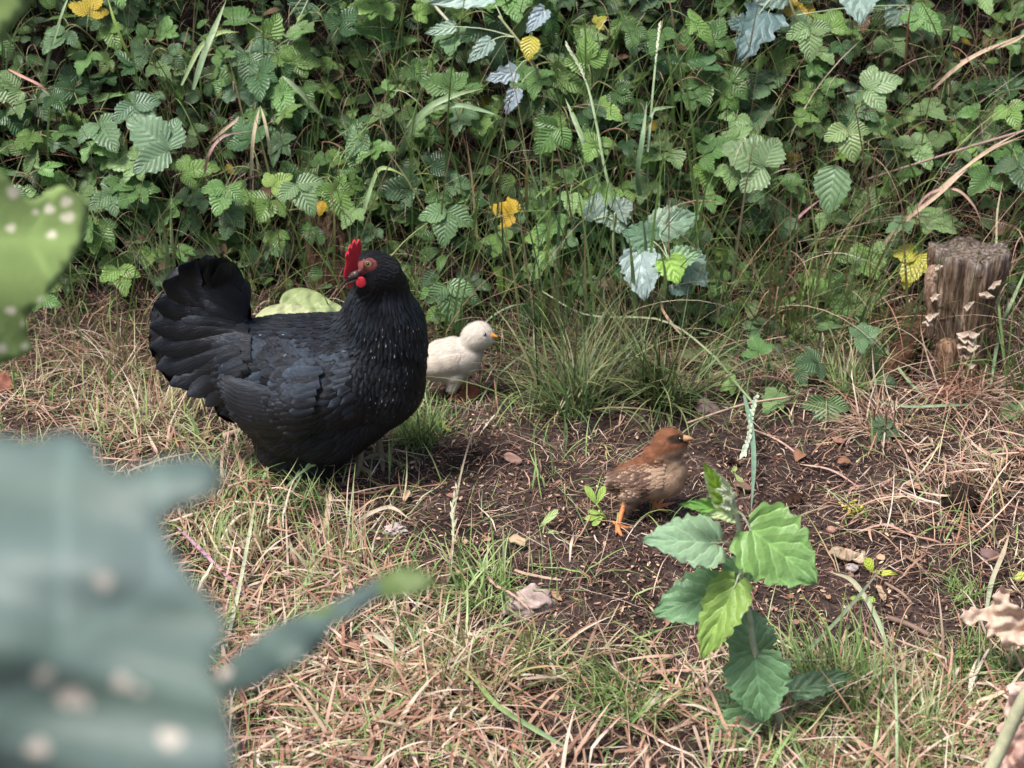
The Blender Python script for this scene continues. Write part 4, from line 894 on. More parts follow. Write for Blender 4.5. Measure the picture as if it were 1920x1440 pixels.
tuft('feathery grass tuft between hen and foreground leaf', gp(445, 1045), 150, .10, .0024, PALEG+STRAW, PALEG, .8, 1.0, .05)
tuft('seeding grass tuft right below the hen', gp(640, 1075), 120, .13, .0026, PALEG+STRAW, STRAW+PALEG, .9, 1.1, .05)
tuft('straw coloured tuft left of the hen under her tail', gp(300, 790), 200, .13, .0024, STRAW+PALEG, STRAW+PALEG, 1., 1.4, .06, 'dry_grass_tuft', mat=MAT_STRAW)
tuft('green and straw tuft at the left between leaf and tail', gp(215, 700), 150, .17, .0026, GREENS+STRAW, STRAW+PALEG, .9, 1.4, .05)
tuft('tuft of wide blue green blades rising behind the tail', gp(315, 560), 34, .26, .0070, [(.14, .22, .12), (.18, .26, .15)], [(.20, .28, .15), (.25, .33, .15)], .55, .5, .025)
tuft('pale brome tuft at the bottom right corner by the crumpled leaves', gp(1700, 1400), 180, .12, .0030, PALEG, PALEG+STRAW, .8, 1.0, .05)
tuft('small bright tuft on bare soil near the right dry leaf', gp(1800, 1120), 90, .065, .0022, GREENS+PALEG, GREENS+PALEG, .8, .9, .02)

# individual long blades: points in the photo read back onto places in front of the ground or bank
def blade_at(label, pts, off, wd, c, c1=None, name='wild_grass', cat='grass', mat=None, prof=None, n=22, seedhead=None, group=None, foldn=None):
    """off: distance in front of the surface at each control point"""
    off = np.broadcast_to(off, (len(pts),)) if np.ndim(off) == 0 else np.asarray(off)
    P = spline([fwd(a, b, o) for (a, b), o in zip(pts, off)], n); T = norm(np.gradient(P, axis=0)); V_ = norm(CAM-P); s = norm(np.cross(T, V_))
    s = norm(s+V_*.35*np.sin(np.linspace(0, 3, n))[:, None]); t = np.linspace(0, 1, n)
    wp = (np.clip(.45+t*2.5, 0, 1)*np.clip((1-t)*3.2, .06, 1)) if prof is None else np.interp(t, *prof); h = wp*wd*.5
    up = norm(np.cross(s, T)); up = up*np.sign(np.sum(up*V_, 1, keepdims=True))
    V = np.stack([P-s*h[:, None]+up*h[:, None]*.35, P, P+s*h[:, None]+up*h[:, None]*.35], 1).reshape(-1, 3)
    F = np.array([[i_*3+j_, i_*3+j_+1, (i_+1)*3+j_+1, (i_+1)*3+j_] for i_ in range(n-1) for j_ in range(2)])
    c = np.asarray(c); c1 = c if c1 is None else np.asarray(c1); C = np.repeat(c[None]*(1-t[:, None])+c1[None]*t[:, None], 3, 0)
    b = Buf(); b.add(V, F, C, np.stack([np.repeat(t, 3), np.tile([0, .5, 1.], n)], -1))
    if seedhead:
        cnt, ln, wdh, c2, t0 = seedhead
        for k in range(cnt):
            q = t0+(1-t0)*k/(cnt-1)*.98; i_ = min(int(q*(n-1)), n-2); p = P[i_]+(P[i_+1]-P[i_])*(q*(n-1)-i_); d = norm(T[i_]+s[i_]*(.22 if k % 2 else -.22)*(.6+.8*rng.random())+up[i_]*.15*(rng.random()-.3))
            sd_ = norm(np.cross(d, V_[i_])); L_ = ln*(.8+.4*rng.random()); w_ = wdh*(.8+.4*rng.random())
            pp = np.array([p+d*L_*u for u in (0, .3, .65, 1)]); ww = np.array([.2, 1, .8, .05])*w_*.5
            b.add(np.stack([pp-sd_*ww[:, None], pp+V_[i_]*ww[:, None]*.5, pp+sd_*ww[:, None]], 1).reshape(-1, 3), np.array([[a*3+j_, a*3+j_+1, (a+1)*3+j_+1, (a+1)*3+j_] for a in range(3) for j_ in range(2)]), np.asarray(c2)*(.85+.3*rng.random()))
    o0 = P[0].copy(); return tag(b.mk(name, mat or MAT_GRASS, origin=o0), label, cat, group)
BG = (.17, .26, .14); LG = (.27, .36, .18); TAN = (.46, .34, .24); PK = (.42, .23, .22); YG = (.24, .34, .08)
blade_at('tall green stalk ending in a pale seed head, left of the pair at top center', [(1190, 560), (1165, 440), (1135, 320), (1118, 230), (1098, 150), (1064, 86)], [.02, .1, .16, .18, .18, .18], .0065, BG, LG, 'wild_grass', 'grass', seedhead=(16, .012, .0035, (.42, .48, .32), .80), prof=([0, .7, 1], [1, .7, .3]))
blade_at('tall straight stalk with a slim white seed head, right of the pair at top center', [(1205, 410), (1216, 300), (1222, 200), (1230, 110), (1237, 46)], [.04, .12, .17, .18, .18], .0055, BG, LG, 'wild_grass', 'grass', seedhead=(16, .011, .003, (.55, .55, .42), .74), prof=([0, .7, 1], [1, .7, .3]))
blade_at('short side blade folded off the right tall stalk', [(1214, 285), (1222, 215), (1240, 203), (1268, 200)], .17, .007, BG, LG)
blade_at('broad upright blade hugging the right tall stalk', [(1206, 400), (1196, 330), (1205, 260), (1213, 190)], [.05, .14, .18, .17], .010, (.12, .20, .10), BG)
blade_at('broad green blade leaning left below the left tall stalk', [(1125, 350), (1100, 280), (1078, 225), (1060, 185)], [.12, .15, .16, .16], .010, (.12, .21, .10), LG)
blade_at('arched green blade curving over above the hen head', [(745, 305), (765, 250), (800, 205), (850, 180), (905, 166)], [.05, .15, .2, .22, .22], .012, BG, LG)
blade_at('lower arched blade bending right above the hen head', [(752, 300), (790, 220), (850, 198), (900, 206), (938, 218)], [.05, .15, .2, .2, .19], .009, LG, BG)
blade_at('blade folded sharply just above the red comb', [(668, 450), (684, 390), (700, 340), (712, 317), (735, 318), (762, 332)], [.05, .10, .14, .16, .16, .15], .008, (.30, .40, .25), YG)
blade_at('broad curling blade dropping across the upper left thicket', [(362, 168), (380, 110), (400, 60), (424, 0)], [.18, .2, .2, .2], .012, (.22, .32, .18), LG)
blade_at('curved blade with a drooping tip in the upper left thicket', [(340, 160), (375, 90), (410, 62), (448, 60)], [.18, .2, .2, .2], .009, LG, YG)
blade_at('yellow green upright blade at the top left', [(255, 130), (235, 90), (215, 40), (200, -10)], [.12, .16, .18, .18], .006, YG, YG)
blade_at('long thin blade slanting through the top left corner', [(76, 160), (100, 80), (118, 20), (135, -20)], [.1, .16, .18, .18], .005, BG, LG)
blade_at('pale slanting blade on the left above the hen back', [(605, 220), (570, 180), (545, 155), (528, 142)], [.12, .16, .17, .17], .009, LG, (.36, .44, .28))
blade_at('thin arching blade over the white chick head', [(891, 700), (892, 640), (915, 600), (955, 575), (995, 568)], [.06, .09, .1, .1, .1], .0035, (.33, .35, .24), BG)
blade_at('fine arching blade curving in front of the chick breast', [(1010, 690), (960, 668), (920, 670), (890, 674)], [.05, .06, .07, .07], .0030, (.28, .36, .20), BG)
blade_at('long thin curved blade between chick and sedge tuft', [(890, 770), (920, 720), (960, 680), (1000, 655), (1040, 640)], [.02, .05, .07, .08, .08], .003, (.26, .33, .19), BG)
blade_at('arching grass stalk leaning over the soil above the brown chick', [(1015, 545), (1100, 590), (1240, 600), (1330, 660), (1390, 730), (1418, 762)], [.1, .12, .14, .15, .14, .12], .0038, (.30, .30, .17), (.17, .26, .12), 'wild_grass', 'grass', prof=([0, .3, 1], [.5, 1, 1]))
blade_at('drooping seed head hanging above the sapling', [(1421, 735), (1410, 770), (1404, 815), (1394, 850)], [.13, .14, .13, .12], .003, LG, LG, 'drooping_grass', 'grass', seedhead=(26, .016, .0065, (.42, .48, .36), .05))
blade_at('long blue green blade hanging straight down above the sapling', [(1395, 740), (1408, 800), (1413, 870), (1408, 965)], [.13, .13, .1, .05], .0085, (.16, .25, .17), (.14, .23, .16))
blade_at('red grass blade curving up left of the lower bramble leaves', [(1470, 480), (1478, 440), (1500, 405), (1550, 365)], [.1, .14, .16, .14], .006, (.42, .20, .20), PK)
blade_at('pink arched blade above the hen back', [(382, 332), (392, 290), (420, 255), (475, 245)], [.1, .16, .18, .17], .006, PK, (.36, .25, .22))
blade_at('tan dry blade bundle folded over in the upper left, left strand', [(470, 330), (474, 270), (480, 230), (487, 200)], [.12, .18, .2, .2], .007, (.45, .40, .25), TAN)
blade_at('tan dry blade bundle folded over in the upper left, right strand', [(508, 300), (503, 260), (496, 225), (488, 198)], [.12, .18, .2, .2], .006, (.42, .44, .28), TAN)
blade_at('tan dry blade folded left of the bundle in the upper left', [(392, 268), (415, 248), (440, 228), (448, 218)], [.14, .18, .2, .2], .006, TAN, TAN)
blade_at('red brown blade at the left edge of the thicket', [(16, 130), (45, 145), (75, 160), (98, 178)], [.14, .16, .16, .14], .0055, (.45, .22, .15), PK)
blade_at('long tan blade arching from the right edge, upper strand', [(1640, 480), (1690, 420), (1760, 365), (1840, 290), (1930, 238)], [.05, .12, .17, .18, .18], .0075, TAN, TAN, mat=MAT_STRAW)
blade_at('long tan blade arching from the right edge, lower strand', [(1650, 470), (1720, 395), (1790, 330), (1860, 280), (1930, 250)], [.05, .12, .17, .18, .18], .0055, (.5, .40, .28), TAN, mat=MAT_STRAW)
blade_at('tan dry blade slanting at the top right corner', [(1748, 168), (1790, 130), (1840, 98), (1925, 62)], [.12, .17, .18, .18], .008, TAN, TAN, mat=MAT_STRAW)
blade_at('thin dry blade just under the top right slanting blade', [(1800, 115), (1850, 95), (1900, 78), (1930, 60)], [.16, .17, .18, .18], .006, (.42, .28, .2), TAN, mat=MAT_STRAW)
blade_at('curved pink blade looping over below the right dry blades', [(1700, 420), (1740, 365), (1790, 355), (1825, 385), (1845, 430)], [.1, .15, .17, .16, .12], .0050, PK, TAN, mat=MAT_STRAW)
blade_at('tan blade curling down under the bright poplar leaf', [(1242, 540), (1240, 575), (1262, 610), (1290, 640)], [.12, .13, .12, .1], .005, (.46, .26, .18), TAN, mat=MAT_STRAW)
blade_at('green blade rising at the right edge behind the stump', [(1858, 720), (1875, 620), (1900, 560), (1935, 480)], [.12, .14, .15, .15], .007, BG, LG)
blade_at('thin upright blade crossing in front of the stump top', [(1862, 540), (1868, 470), (1870, 400), (1880, 340)], [.12, .14, .16, .16], .004, LG, TAN)
blade_at('long green blade crossing the straw under the stump', [(1640, 752), (1700, 762), (1780, 760), (1850, 758)], [.04, .05, .05, .04], .005, BG, BG)
blade_at('green blade slanting down the bank left of the stump', [(1600, 590), (1655, 650), (1700, 710), (1740, 750)], [.1, .1, .08, .05], .0055, LG, BG)
blade_at('grass stem with hanging spikelets in front of the hen', [(478, 960), (492, 900), (520, 850), (569, 792)], [.03, .07, .10, .12], .0045, LG, LG, 'wild_grass', 'grass', seedhead=(7, .024, .004, (.24, .36, .16), .45))
blade_at('arching brome stem drooping before the hen fluff', [(500, 960), (545, 905), (580, 875), (610, 868)], [.03, .07, .10, .11], .004, BG, LG, 'wild_grass', 'grass', seedhead=(8, .024, .0045, (.22, .34, .14), .4))
blade_at('third brome stem arching right before the hen fluff', [(520, 960), (560, 900), (585, 840), (598, 826)], [.03, .07, .1, .11], .0028, BG, LG, 'wild_grass', 'grass', seedhead=(6, .026, .0045, (.24, .38, .15), .5))
blade_at('long pale grass blade running up through the straw left of center', [(420, 1230), (445, 1120), (468, 1000), (480, 930)], [.03, .07, .08, .08], .0055, (.45, .44, .33), (.38, .42, .26))
blade_at('purple pink grass stalk lying below the hen', [(330, 985), (390, 1045), (440, 1095), (485, 1145)], [.06, .05, .04, .03], .005, (.36, .20, .28), (.48, .26, .38))
blade_at('wide tan standing blade fragment in front of the hen', [(608, 1005), (612, 970), (618, 935), (620, 925)], [.02, .04, .05, .05], .007, TAN, TAN)
blade_at('pale blade arching below the hen toward the right', [(660, 985), (700, 960), (735, 952), (770, 975)], [.03, .05, .05, .03], .006, (.5, .44, .34), TAN)
blade_at('thin green stem standing between hen and brown chick', [(848, 985), (862, 900), (880, 830), (905, 760)], [.03, .06, .08, .08], .003, (.30, .35, .2), PK)
blade_at('seeding stalk rising at the left of the bare soil', [(845, 1080), (850, 1000), (848, 950), (857, 915)], [.03, .06, .07, .07], .0032, (.42, .44, .3), LG, 'wild_grass', 'grass', seedhead=(9, .022, .0035, (.5, .46, .34), .3))
blade_at('thin grass stem with branching spikelets at lower right', [(1680, 1470), (1682, 1390), (1680, 1300), (1678, 1240)], [.02, .1, .14, .16], .0035, (.28, .36, .2), LG, 'wild_grass', 'grass')
blade_at('long green stem slanting up right of the sapling', [(1470, 1262), (1530, 1205), (1600, 1130), (1672, 1040)], [.04, .08, .1, .1], .0050, BG, (.2, .2, .14), 'wild_grass', 'grass')
blade_at('arched pale blade behind the sapling on the right', [(1665, 1215), (1640, 1150), (1600, 1090), (1555, 1072)], [.03, .06, .07, .05], .007, (.24, .32, .18), (.46, .42, .3))
blade_at('tall pale curved blade standing at the right on bare soil', [(1848, 1150), (1860, 1090), (1880, 1040), (1893, 1000)], [.02, .05, .07, .07], .007, (.3, .36, .24), TAN)
blade_at('thick green blade arching through the bottom straw', [(1060, 1400), (1000, 1365), (930, 1320), (880, 1260), (830, 1220)], [.03, .05, .06, .05, .03], .0065, BG, YG)
blade_at('broad pale blade bending over in the bottom middle straw', [(760, 1235), (720, 1200), (690, 1190), (670, 1225)], [.04, .06, .05, .03], .0075, (.30, .36, .22), (.5, .45, .34))
for k, lab in enumerate(['straw stem fallen across the litter right of the brown chick, highest of four', 'second straw stem fallen on the soil right of the brown chick', 'third straw stem fallen on the soil, nearest the yellow cluster', 'lowest straw stem fallen on the soil by the pale wood chip']):
    x, y = [(1400, 800), (1500, 870), (1640, 930), (1600, 1000)][k]; blade_at(lab, [(x, y), (x+60, y+26-14*k), (x+120, y+70-20*k)], [.012, .02, .01], .003, TAN, PK, 'fallen_straw', 'straw', mat=MAT_STRAW)

# ================================================================== BRAMBLE THICKET
YEL = (.42, .31, .045)
def imgdir(px, py, deg, P):
    """direction in the world that reads as an angle in the picture (0 right, 90 down), lying in a plane tilted like the bank"""
    a = R(deg); d = CR*math.cos(a)-CU*math.sin(a); return d
def bramble(px, py, nleaf, reach, sz, label, group, seed, pal=BRC, off0=.02, offmax=.17, yprob=.007, n3=(3, 3, 3, 5), down=.25):
    r = np.random.default_rng(seed); root = fwd(px, py, -.004); nb = np.array([0, -.62, .78]); a = r.random()*6.283
    lat = CR*math.cos(a)+CU*math.sin(a)*.8
    root_e = empty('bramble', root, label, 'bramble', group)
    h = offmax*(.45+.55*r.random())
    ctrl = [root, root+nb*h*.6+lat*reach*.2, root+nb*h+lat*reach*.6-np.array([0, 0, .01]), root+nb*h*.9+lat*reach-np.array([0, .0, reach*down])]
    P = spline(ctrl, 16); sb = Buf(); add_tube(sb, P, np.linspace(.0022, .0010, 16), (.16, .17, .07) if r.random() < .6 else (.20, .11, .07), k=5)
    fb_ = Buf(); T = norm(np.gradient(P, axis=0))
    for k in range(nleaf):
        t = (k+1.)/nleaf; i_ = min(15, int(t*15)); s_ = norm(np.cross(T[i_], nb))*(1 if k % 2 else -1); d = norm(T[i_]*.5+s_*.9+.5*(r.random(3)-.5)-np.array([0, 0, .35]))
        if k == nleaf-1: d = norm(T[i_]+np.array([0, 0, -.3]))
        pl = sz*(.5+.5*r.random()); base = P[i_]+d*pl+nb*pl*.35
        c = np.array(pal[r.integers(len(pal))])*(.65+.75*r.random()); 
        if k == nleaf-1: c = c*np.array([1.35, 1.3, 1.1])
        if r.random() < yprob: c = np.array(YEL)*(.7+.5*r.random())
        add_tube(sb, [P[i_], (P[i_]+base)/2+nb*.004, base], .0009, (.22, .24, .11), k=4)
        nr = norm(np.array([0, -.50, .80])+.75*(r.random(3)-.5)); tw = sz*(.7+.5*r.random())*(.75 if k == nleaf-1 else 1)
        trifoliate(fb_, base, d, nr, tw, c, n=int(n3[r.integers(len(n3))]), seed=int(r.integers(1e6)))
    sb.mk('stem', MAT_STEM, root_e); fb_.mk('foliage', MAT_BRAMBLE, root_e); return root_e
ZX = [(330, 'far left'), (700, 'above the hen'), (1000, 'above the pale chick'), (1330, 'by the tall stalks'), (1640, 'right of center'), (9999, 'above the fungus stump')]
ZY = [(60, 'top row'), (210, 'upper thicket'), (330, 'middle thicket'), (9999, 'lower thicket')]
ORD = ['leftmost', 'second from left', 'third from left', 'fourth from left', 'fifth from left', 'sixth from left', 'seventh from left', 'eighth from left', 'ninth from left', 'tenth from left', 'eleventh from left', 'twelfth from left']
def zone(px, py):
    return next(t for a, t in ZX if px < a), next(t for a, t in ZY if py < a)
rs = np.random.default_rng(21); sd_ = 100; spotl = []
for gy_ in range(6):
    for gx_ in range(23):
        px_ = -130+gx_*96+rs.random()*85-(gy_ % 2)*48; py_ = -95+gy_*90+rs.random()*80
        if py_ > 420: continue
        if rs.random() < .07 or (1440 < px_ < 1560 and 190 < py_ < 250) or (20 < px_ < 160 and 40 < py_ < 130 and rs.random() < .5) or (760 < px_ < 960 and 250 < py_ < 420 and rs.random() < .5) or (px_ > 1700 and py_ > 330 and rs.random() < .5): continue
        spotl.append((px_, py_, int(rs.integers(4, 8)), .08+.09*rs.random(), .036+.030*rs.random()**1.3))
zs = {}
for q in spotl: zs.setdefault(zone(q[0], q[1]), []).append(q)
for (zx, zy), L in zs.items():
    for k, q in enumerate(sorted(L)):
        sd_ += 1; bramble(q[0], q[1], q[2], q[3], q[4], 'bramble shoot, %s of its group in the %s, %s' % (ORD[k], zy, zx), 'bramble shoots, %s, %s' % (zy, zx), sd_)
for k, (px_, py_) in enumerate([(40, 440), (180, 430), (290, 470), (420, 430), (500, 455), (640, 395), (700, 470), (900, 455), (960, 540), (1060, 430), (1090, 520), (1330, 470), (1350, 560), (1440, 500), (1520, 520), (1590, 470), (1560, 590), (1640, 540), (1680, 500), (1500, 590), (1390, 640), (1450, 700), (1640, 590), (1900, 330), (1800, 380), (1540, 660)]):
    nm = ['tail at the far left', 'tail, second from the left', 'tail, third from the left', 'back, at the left', 'back, by the tan grass', 'comb', 'neck', 'chick head, at its right', 'sedge at the left', 'sedge, left of the poplar leaves', 'sedge, lowest', 'poplar shoot at its right', 'poplar shoot, just below right', 'red blade, at its left', 'red blade, below it', 'red blade, at its right', 'drooping seed head, high at its right', 'yellow leaf, left of it', 'yellow leaf, nearest', 'slope, below the red blade', 'second sedge tuft', 'drooping seed head, just above it', 'rotten log', 'stump at the far right', 'stump, left of the far one', 'slope, lowest on the right'][k]
    sd_ += 1; bramble(px_, py_, int(rs.integers(3, 6)), .06+.06*rs.random(), .036+.020*rs.random(), 'low bramble at the thicket edge by the '+nm, 'low brambles at the thicket edge', sd_, offmax=.11)
for px_, py_, n_, lab in [(130, 470, 4, 'small bramble left of the hen tail, highest of the pair'), (215, 520, 4, 'small bramble left of the hen tail, nearest to it'), (330, 400, 5, 'bramble with fresh leaves above the hen tail'), (560, 400, 5, 'bramble hanging over the brown rotten stump'), (740, 430, 4, 'bramble touching the back of the hen head'),
                          (820, 430, 5, 'bramble with drooping leaves above the pale chick'), (845, 530, 5, 'bramble hanging right behind the hen neck, over the pale chick'), (1000, 480, 3, 'small bramble at the left of the tall grass clump'), (1390, 420, 5, 'bramble right of the blue green poplar shoot'), (1500, 440, 5, 'bramble on the low bank between poplar shoot and stump'),
                          (1410, 560, 4, 'dark leaved bramble low on the bank behind the brown chick'), (1470, 640, 3, 'small bramble on the bank foot right of the sedge tufts'), (1555, 720, 3, 'small dark green bramble at the foot of the bank'), (1480, 740, 3, 'little bramble seedling beside the drooping seed head'), (1600, 800, 2, 'single dark bramble sprig lowest on the slope'),
                          (1700, 430, 3, 'bramble leaning toward the top of the fungus stump'), (60, 560, 2, 'little bramble under the speckled leaf at left'), (1870, 400, 4, 'bramble directly behind the fungus stump top'), (1900, 745, 2, 'small yellow green bramble at the right edge below the stump'), (1660, 620, 2, 'small bramble sprig by the rotten log')]:
    sd_ += 1; bramble(px_, py_, n_, .06+.05*rs.random(), .040+.014*rs.random(), lab, None, sd_, offmax=.09 if py_ > 500 else .14)
# single leaves that stand out, each on its own petiole
def tri_at(label, px, py, deg, spx, n=3, c=(.13, .21, .10), off=.15, tilt=(0, 0, 0), yname=None, kind=w_ovate, asp=.74, opt=BR_OPT, cat='bramble leaf'):
    P = fwd(px, py, off); dep = (P-CAM)@CF; sz = spx*dep/FPX; d = imgdir(px, py, deg, P); rt = fwd(px+rng.integers(-30, 30), py+50, .0)
    t_ = empty(yname or 'bramble', rt, label, cat); fb_ = Buf(); nr = norm(-norm(ray(px, py))*.8+np.array([0, 0, .5])+np.array(tilt)); trifoliate(fb_, P, d, nr, sz, c, n=n, seed=int(px+py), kind=kind, asp=asp, opt=opt)
    fb_.mk('foliage', MAT_BRAMBLE, t_); sb = Buf(); add_tube(sb, [rt, (rt+P)/2+np.array([0, -.03, -.01]), P], .0013, (.20, .22, .10), k=5, n=10); sb.mk('stem', MAT_STEM, t_)
PG = (.17, .25, .12)
tri_at('pale green bramble with four rounded leaflets right of center', 1432, 312, 215, 78, 4, PG, .24, asp=.85)
tri_at('pale bramble sprig with large paired leaflets, upper right', 1625, 168, 350, 66, 3, PG, .26)
tri_at('striped pale bramble leaflets below the paired ones, upper right', 1588, 240, 75, 60, 3, (.19, .27, .11), .26)
tri_at('light bramble leaflets hanging in the top right, beside the grey lobed leaf', 1518, 52, 80, 54, 3, (.18, .27, .12), .25)
tri_at('long hanging bramble leaflet left of the red grass blade', 1568, 300, 100, 82, 1, (.12, .20, .10), .22)
tri_at('broad crinkled bramble leaf above the hen tail', 318, 282, 215, 88, 3, (.13, .21, .12), .24)
tri_at('striped bramble leaf hanging in front of the tan grass bundle', 555, 345, 55, 62, 3, (.15, .23, .11), .24)
tri_at('bright young bramble leaf trio above the hen back', 510, 350, 320, 38, 3, (.22, .32, .09), .22)
tri_at('bramble leaf spreading wide in the upper left thicket', 250, 195, 60, 66, 3, (.12, .20, .12), .22)
tri_at('bramble leaf with three even leaflets above the hen neck', 838, 395, 100, 64, 3, (.13, .22, .10), .16)
tri_at('bramble leaf drooping beside the black hen neck', 838, 535, 80, 66, 3, (.13, .22, .10), .13)
tri_at('lower bramble leaf drooping onto the pale chick', 838, 575, 60, 52, 3, (.15, .25, .10), .10)
tri_at('dark veined bramble leaf left of the fungus stump', 1550, 752, 95, 62, 3, (.10, .17, .07), .06)
tri_at('yellow patched bramble leaf left of the stump top', 1722, 478, 120, 58, 3, (.40, .38, .06), .10)
tri_at('golden yellow bramble leaf above the sedge tufts', 962, 402, 200, 44, 3, (.48, .32, .035), .07)
tri_at('small yellow leaf hanging in the upper middle thicket', 998, 62, 90, 46, 1, (.48, .42, .07), .22)
tri_at('yellow leaf pair near the top right of center', 1118, 45, 330, 24, 3, (.36, .33, .06), .16)
tri_at('small amber leaf hanging over the rotten stump', 603, 372, 90, 30, 1, (.55, .34, .04), .16)
def stuff_leaves():
    b = Buf(); r = np.random.default_rng(5)
    opt = dict(BR_OPT); opt.update(nu=7, nv=2, serr=0)
    for k in range(2300):
        px_ = r.random()*2300-190; lim = 540 if not (1290 < px_ < 1680) else 720; py_ = -140+r.random()*(lim+140)
        P = fwd(px_, py_, .008+.075*r.random()); a = r.random()*6.28; d = norm(CR*math.cos(a)+CU*math.sin(a)*.6-np.array([0, .2, .3])); nr = norm(np.array([0, -.5, .8])+.9*(r.random(3)-.5)); s = .020+.026*r.random()
        c = np.array(BRC[r.integers(6)])*(.35+.5*r.random());  # leaf colours dimmed, painting the shade of the thicket's depth
        if r.random() < .012: c = np.array(YEL)*.6
        if r.random() < .04: c = np.array((.13, .08, .05))
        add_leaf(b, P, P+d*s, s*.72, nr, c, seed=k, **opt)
    tag(b.mk('thicket_undergrowth', MAT_BRAMBLE), 'small leaves deep inside the bramble thicket, shade painted into their colour', 'undergrowth', kind='stuff')
stuff_leaves()

# ================================================================== POPLAR SHOOTS
PO = dict(nu=36, nv=8, fold=.10, droop=.14, pleat=.0, serr=.085, nserr=8, cord=.13, wave=.022)
def poplar(label, root, stem, rad, leaves, name='poplar_sapling', cat='sapling', stemc=(.30, .34, .24), group=None):
    """stem: world points; leaves: (base px, tip px, width px, depth fn offset, colour, attach index, extra)"""
    t_ = empty(name, root, label, cat, group); sb = Buf(); P = spline(stem, 30); add_tube(sb, P, rad, stemc, k=8, n=None if np.ndim(rad) == 0 else 30)
    for (bx, by, tx, ty, wpx, db, dt, c, att, ex) in leaves:
        Bp = D(bx, by, db); Tp = D(tx, ty, dt); dep = (db+dt)/2; lw = wpx*dep/FPX; o = dict(PO); o.update({k_: v for k_, v in ex.items() if k_ not in ('tilt', 'tipc', 'edge', 'kind')})
        nr = norm(-norm(ray(bx, by))+np.array(ex.get('tilt', (0, 0, .35)))); lb = Buf()
        add_leaf(lb, Bp, Tp, lw, nr, c, kind=ex.get('kind', w_poplar), seed=int(bx+ty), tipc=ex.get('tipc'), edge=ex.get('edge'), **o)
        # raised pale midrib
        add_tube(lb, [Bp-nr*.0005, Bp*.5+Tp*.5-nr*.0004+nr*PO['droop']*0, Tp*.8+Bp*.2], np.array([.0011, .0008, .0003]), np.asarray(c)*1.0, k=4, n=8) if False else None
        lb.mk('leaf', MAT_POPLAR, t_)
        A = P[int(att*29)]; add_tube(sb, [A, (A+Bp)/2+np.array([0, 0, .006]), Bp, Bp+(Tp-Bp)*.05], np.array([.0015, .0012, .0011, .0008]), (.36, .42, .26), k=5, n=9)
    sb.mk('stem', MAT_STEM, t_); return t_
rt = gp(1470, 1388, 0); dp = lambda P_: float((P_-CAM)@CF)
YS = float(rt[1])
stem = [rt]+[W(a, b, YS+o) for a, b, o in [(1452, 1311, .0), (1416, 1223, .0), (1406, 1157, .005), (1391, 1086, .01), (1387, 998, .012), (1372, 930, .015), (1362, 905, .015)]]
d0 = dp(stem[4])
B1 = (.15, .27, .075); B2 = (.22, .33, .20); B3 = (.125, .235, .115); B4 = (.20, .31, .075)
def dz(x, y, o=0.): return dp(W(x, y, YS+.01))+o
L_ = []
for (bx, by, tx, ty, wd, ob, ot, c, att, ex) in [
    (1402, 1090, 1352, 1046, 64, .03, .04, B3, .62, dict()), (1414, 1219, 1388, 1132, 92, .03, .05, (.15, .25, .15), .35, dict(fold=.05)), (1349, 1112, 1220, 1152, 104, .015, .0, B3, .50, dict(fold=.25, wave=.03, tilt=(.2, 0, .5))),
    (1341, 1018, 1205, 1010, 104, -.005, -.03, B2, .68, dict(tilt=(-.1, 0, .6), wave=.022, tipc=(.24, .38, .24))), (1408, 995, 1534, 1093, 150, -.01, -.045, B1, .80, dict(wave=.034, tilt=(.1, 0, .4), fold=.16, tipc=(.20, .36, .14))),
    (1379, 1096, 1312, 1239, 84, -.02, -.06, B4, .62, dict(fold=.28, tilt=(-.25, 0, .1), wave=.02)), (1416, 1234, 1431, 1358, 122, -.02, -.06, B3, .34, dict(wave=.025, fold=.14, tilt=(-.15, 0, .9))), (1402, 1336, 1336, 1434, 72, -.01, -.04, (.13, .25, .12), .18, dict(fold=.2)),
    (1493, 1296, 1603, 1260, 52, .02, .04, (.11, .19, .10), .15, dict(fold=.25, tilt=(0, 0, .9))), (1372, 1328, 1338, 1296, 40, .03, .03, (.18, .26, .15), .2, dict()),
    (1357, 940, 1320, 868, 44, .0, -.015, (.27, .44, .05), .96, dict(fold=.3, edge=(.6, .68, .45))), (1352, 958, 1277, 944, 34, -.005, -.02, (.16, .33, .08), .93, dict(fold=.5, wave=.05)),
    (1372, 968, 1325, 962, 32, -.012, -.03, (.46, .54, .30), .9, dict(fold=.6, wave=.07)), (1364, 930, 1341, 918, 22, -.012, -.02, (.58, .62, .48), .96, dict(fold=.6, wave=.08)), (1362, 915, 1352, 893, 16, -.008, -.012, (.60, .64, .50), 1., dict(fold=.6, wave=.08)), (1366, 950, 1348, 948, 16, -.016, -.02, (.62, .64, .52), .95, dict(fold=.7, wave=.09)), (1372, 935, 1358, 926, 20, -.016, -.02, (.60, .64, .50), .95, dict(fold=.7, wave=.09))]:
    L_.append((bx, by, tx, ty, wd, dz(bx, by, ob), dz(tx, ty, ot), c, att, ex))
poplar('leafy poplar sapling with bright toothed leaves in the right foreground', rt, stem, np.array([.0045, .0042, .004, .0036, .0032, .003, .0026, .002]), L_)
GB = (.20, .29, .26); GB2 = (.12, .21, .13)
def poplar_bank(label, root_px, stem_px, off, leaves, stemc=(.24, .26, .14)):
    rt = fwd(*root_px, 0.); st_ = [rt]+[fwd(a, b, o) for (a, b), o in zip(stem_px, off)]
    o_ = []
    for (bx, by, tx, ty, wd, ob, ot, c, att, ex) in leaves:
        d_ = dp(fwd(stem_px[-1][0], stem_px[-1][1], off[-1])); o_.append((bx, by, tx, ty, wd, d_+ob, d_+ot, c, att, ex))
    return poplar(label, rt, st_, .0024, o_, name='poplar_shoot', cat='poplar shoot', stemc=stemc)
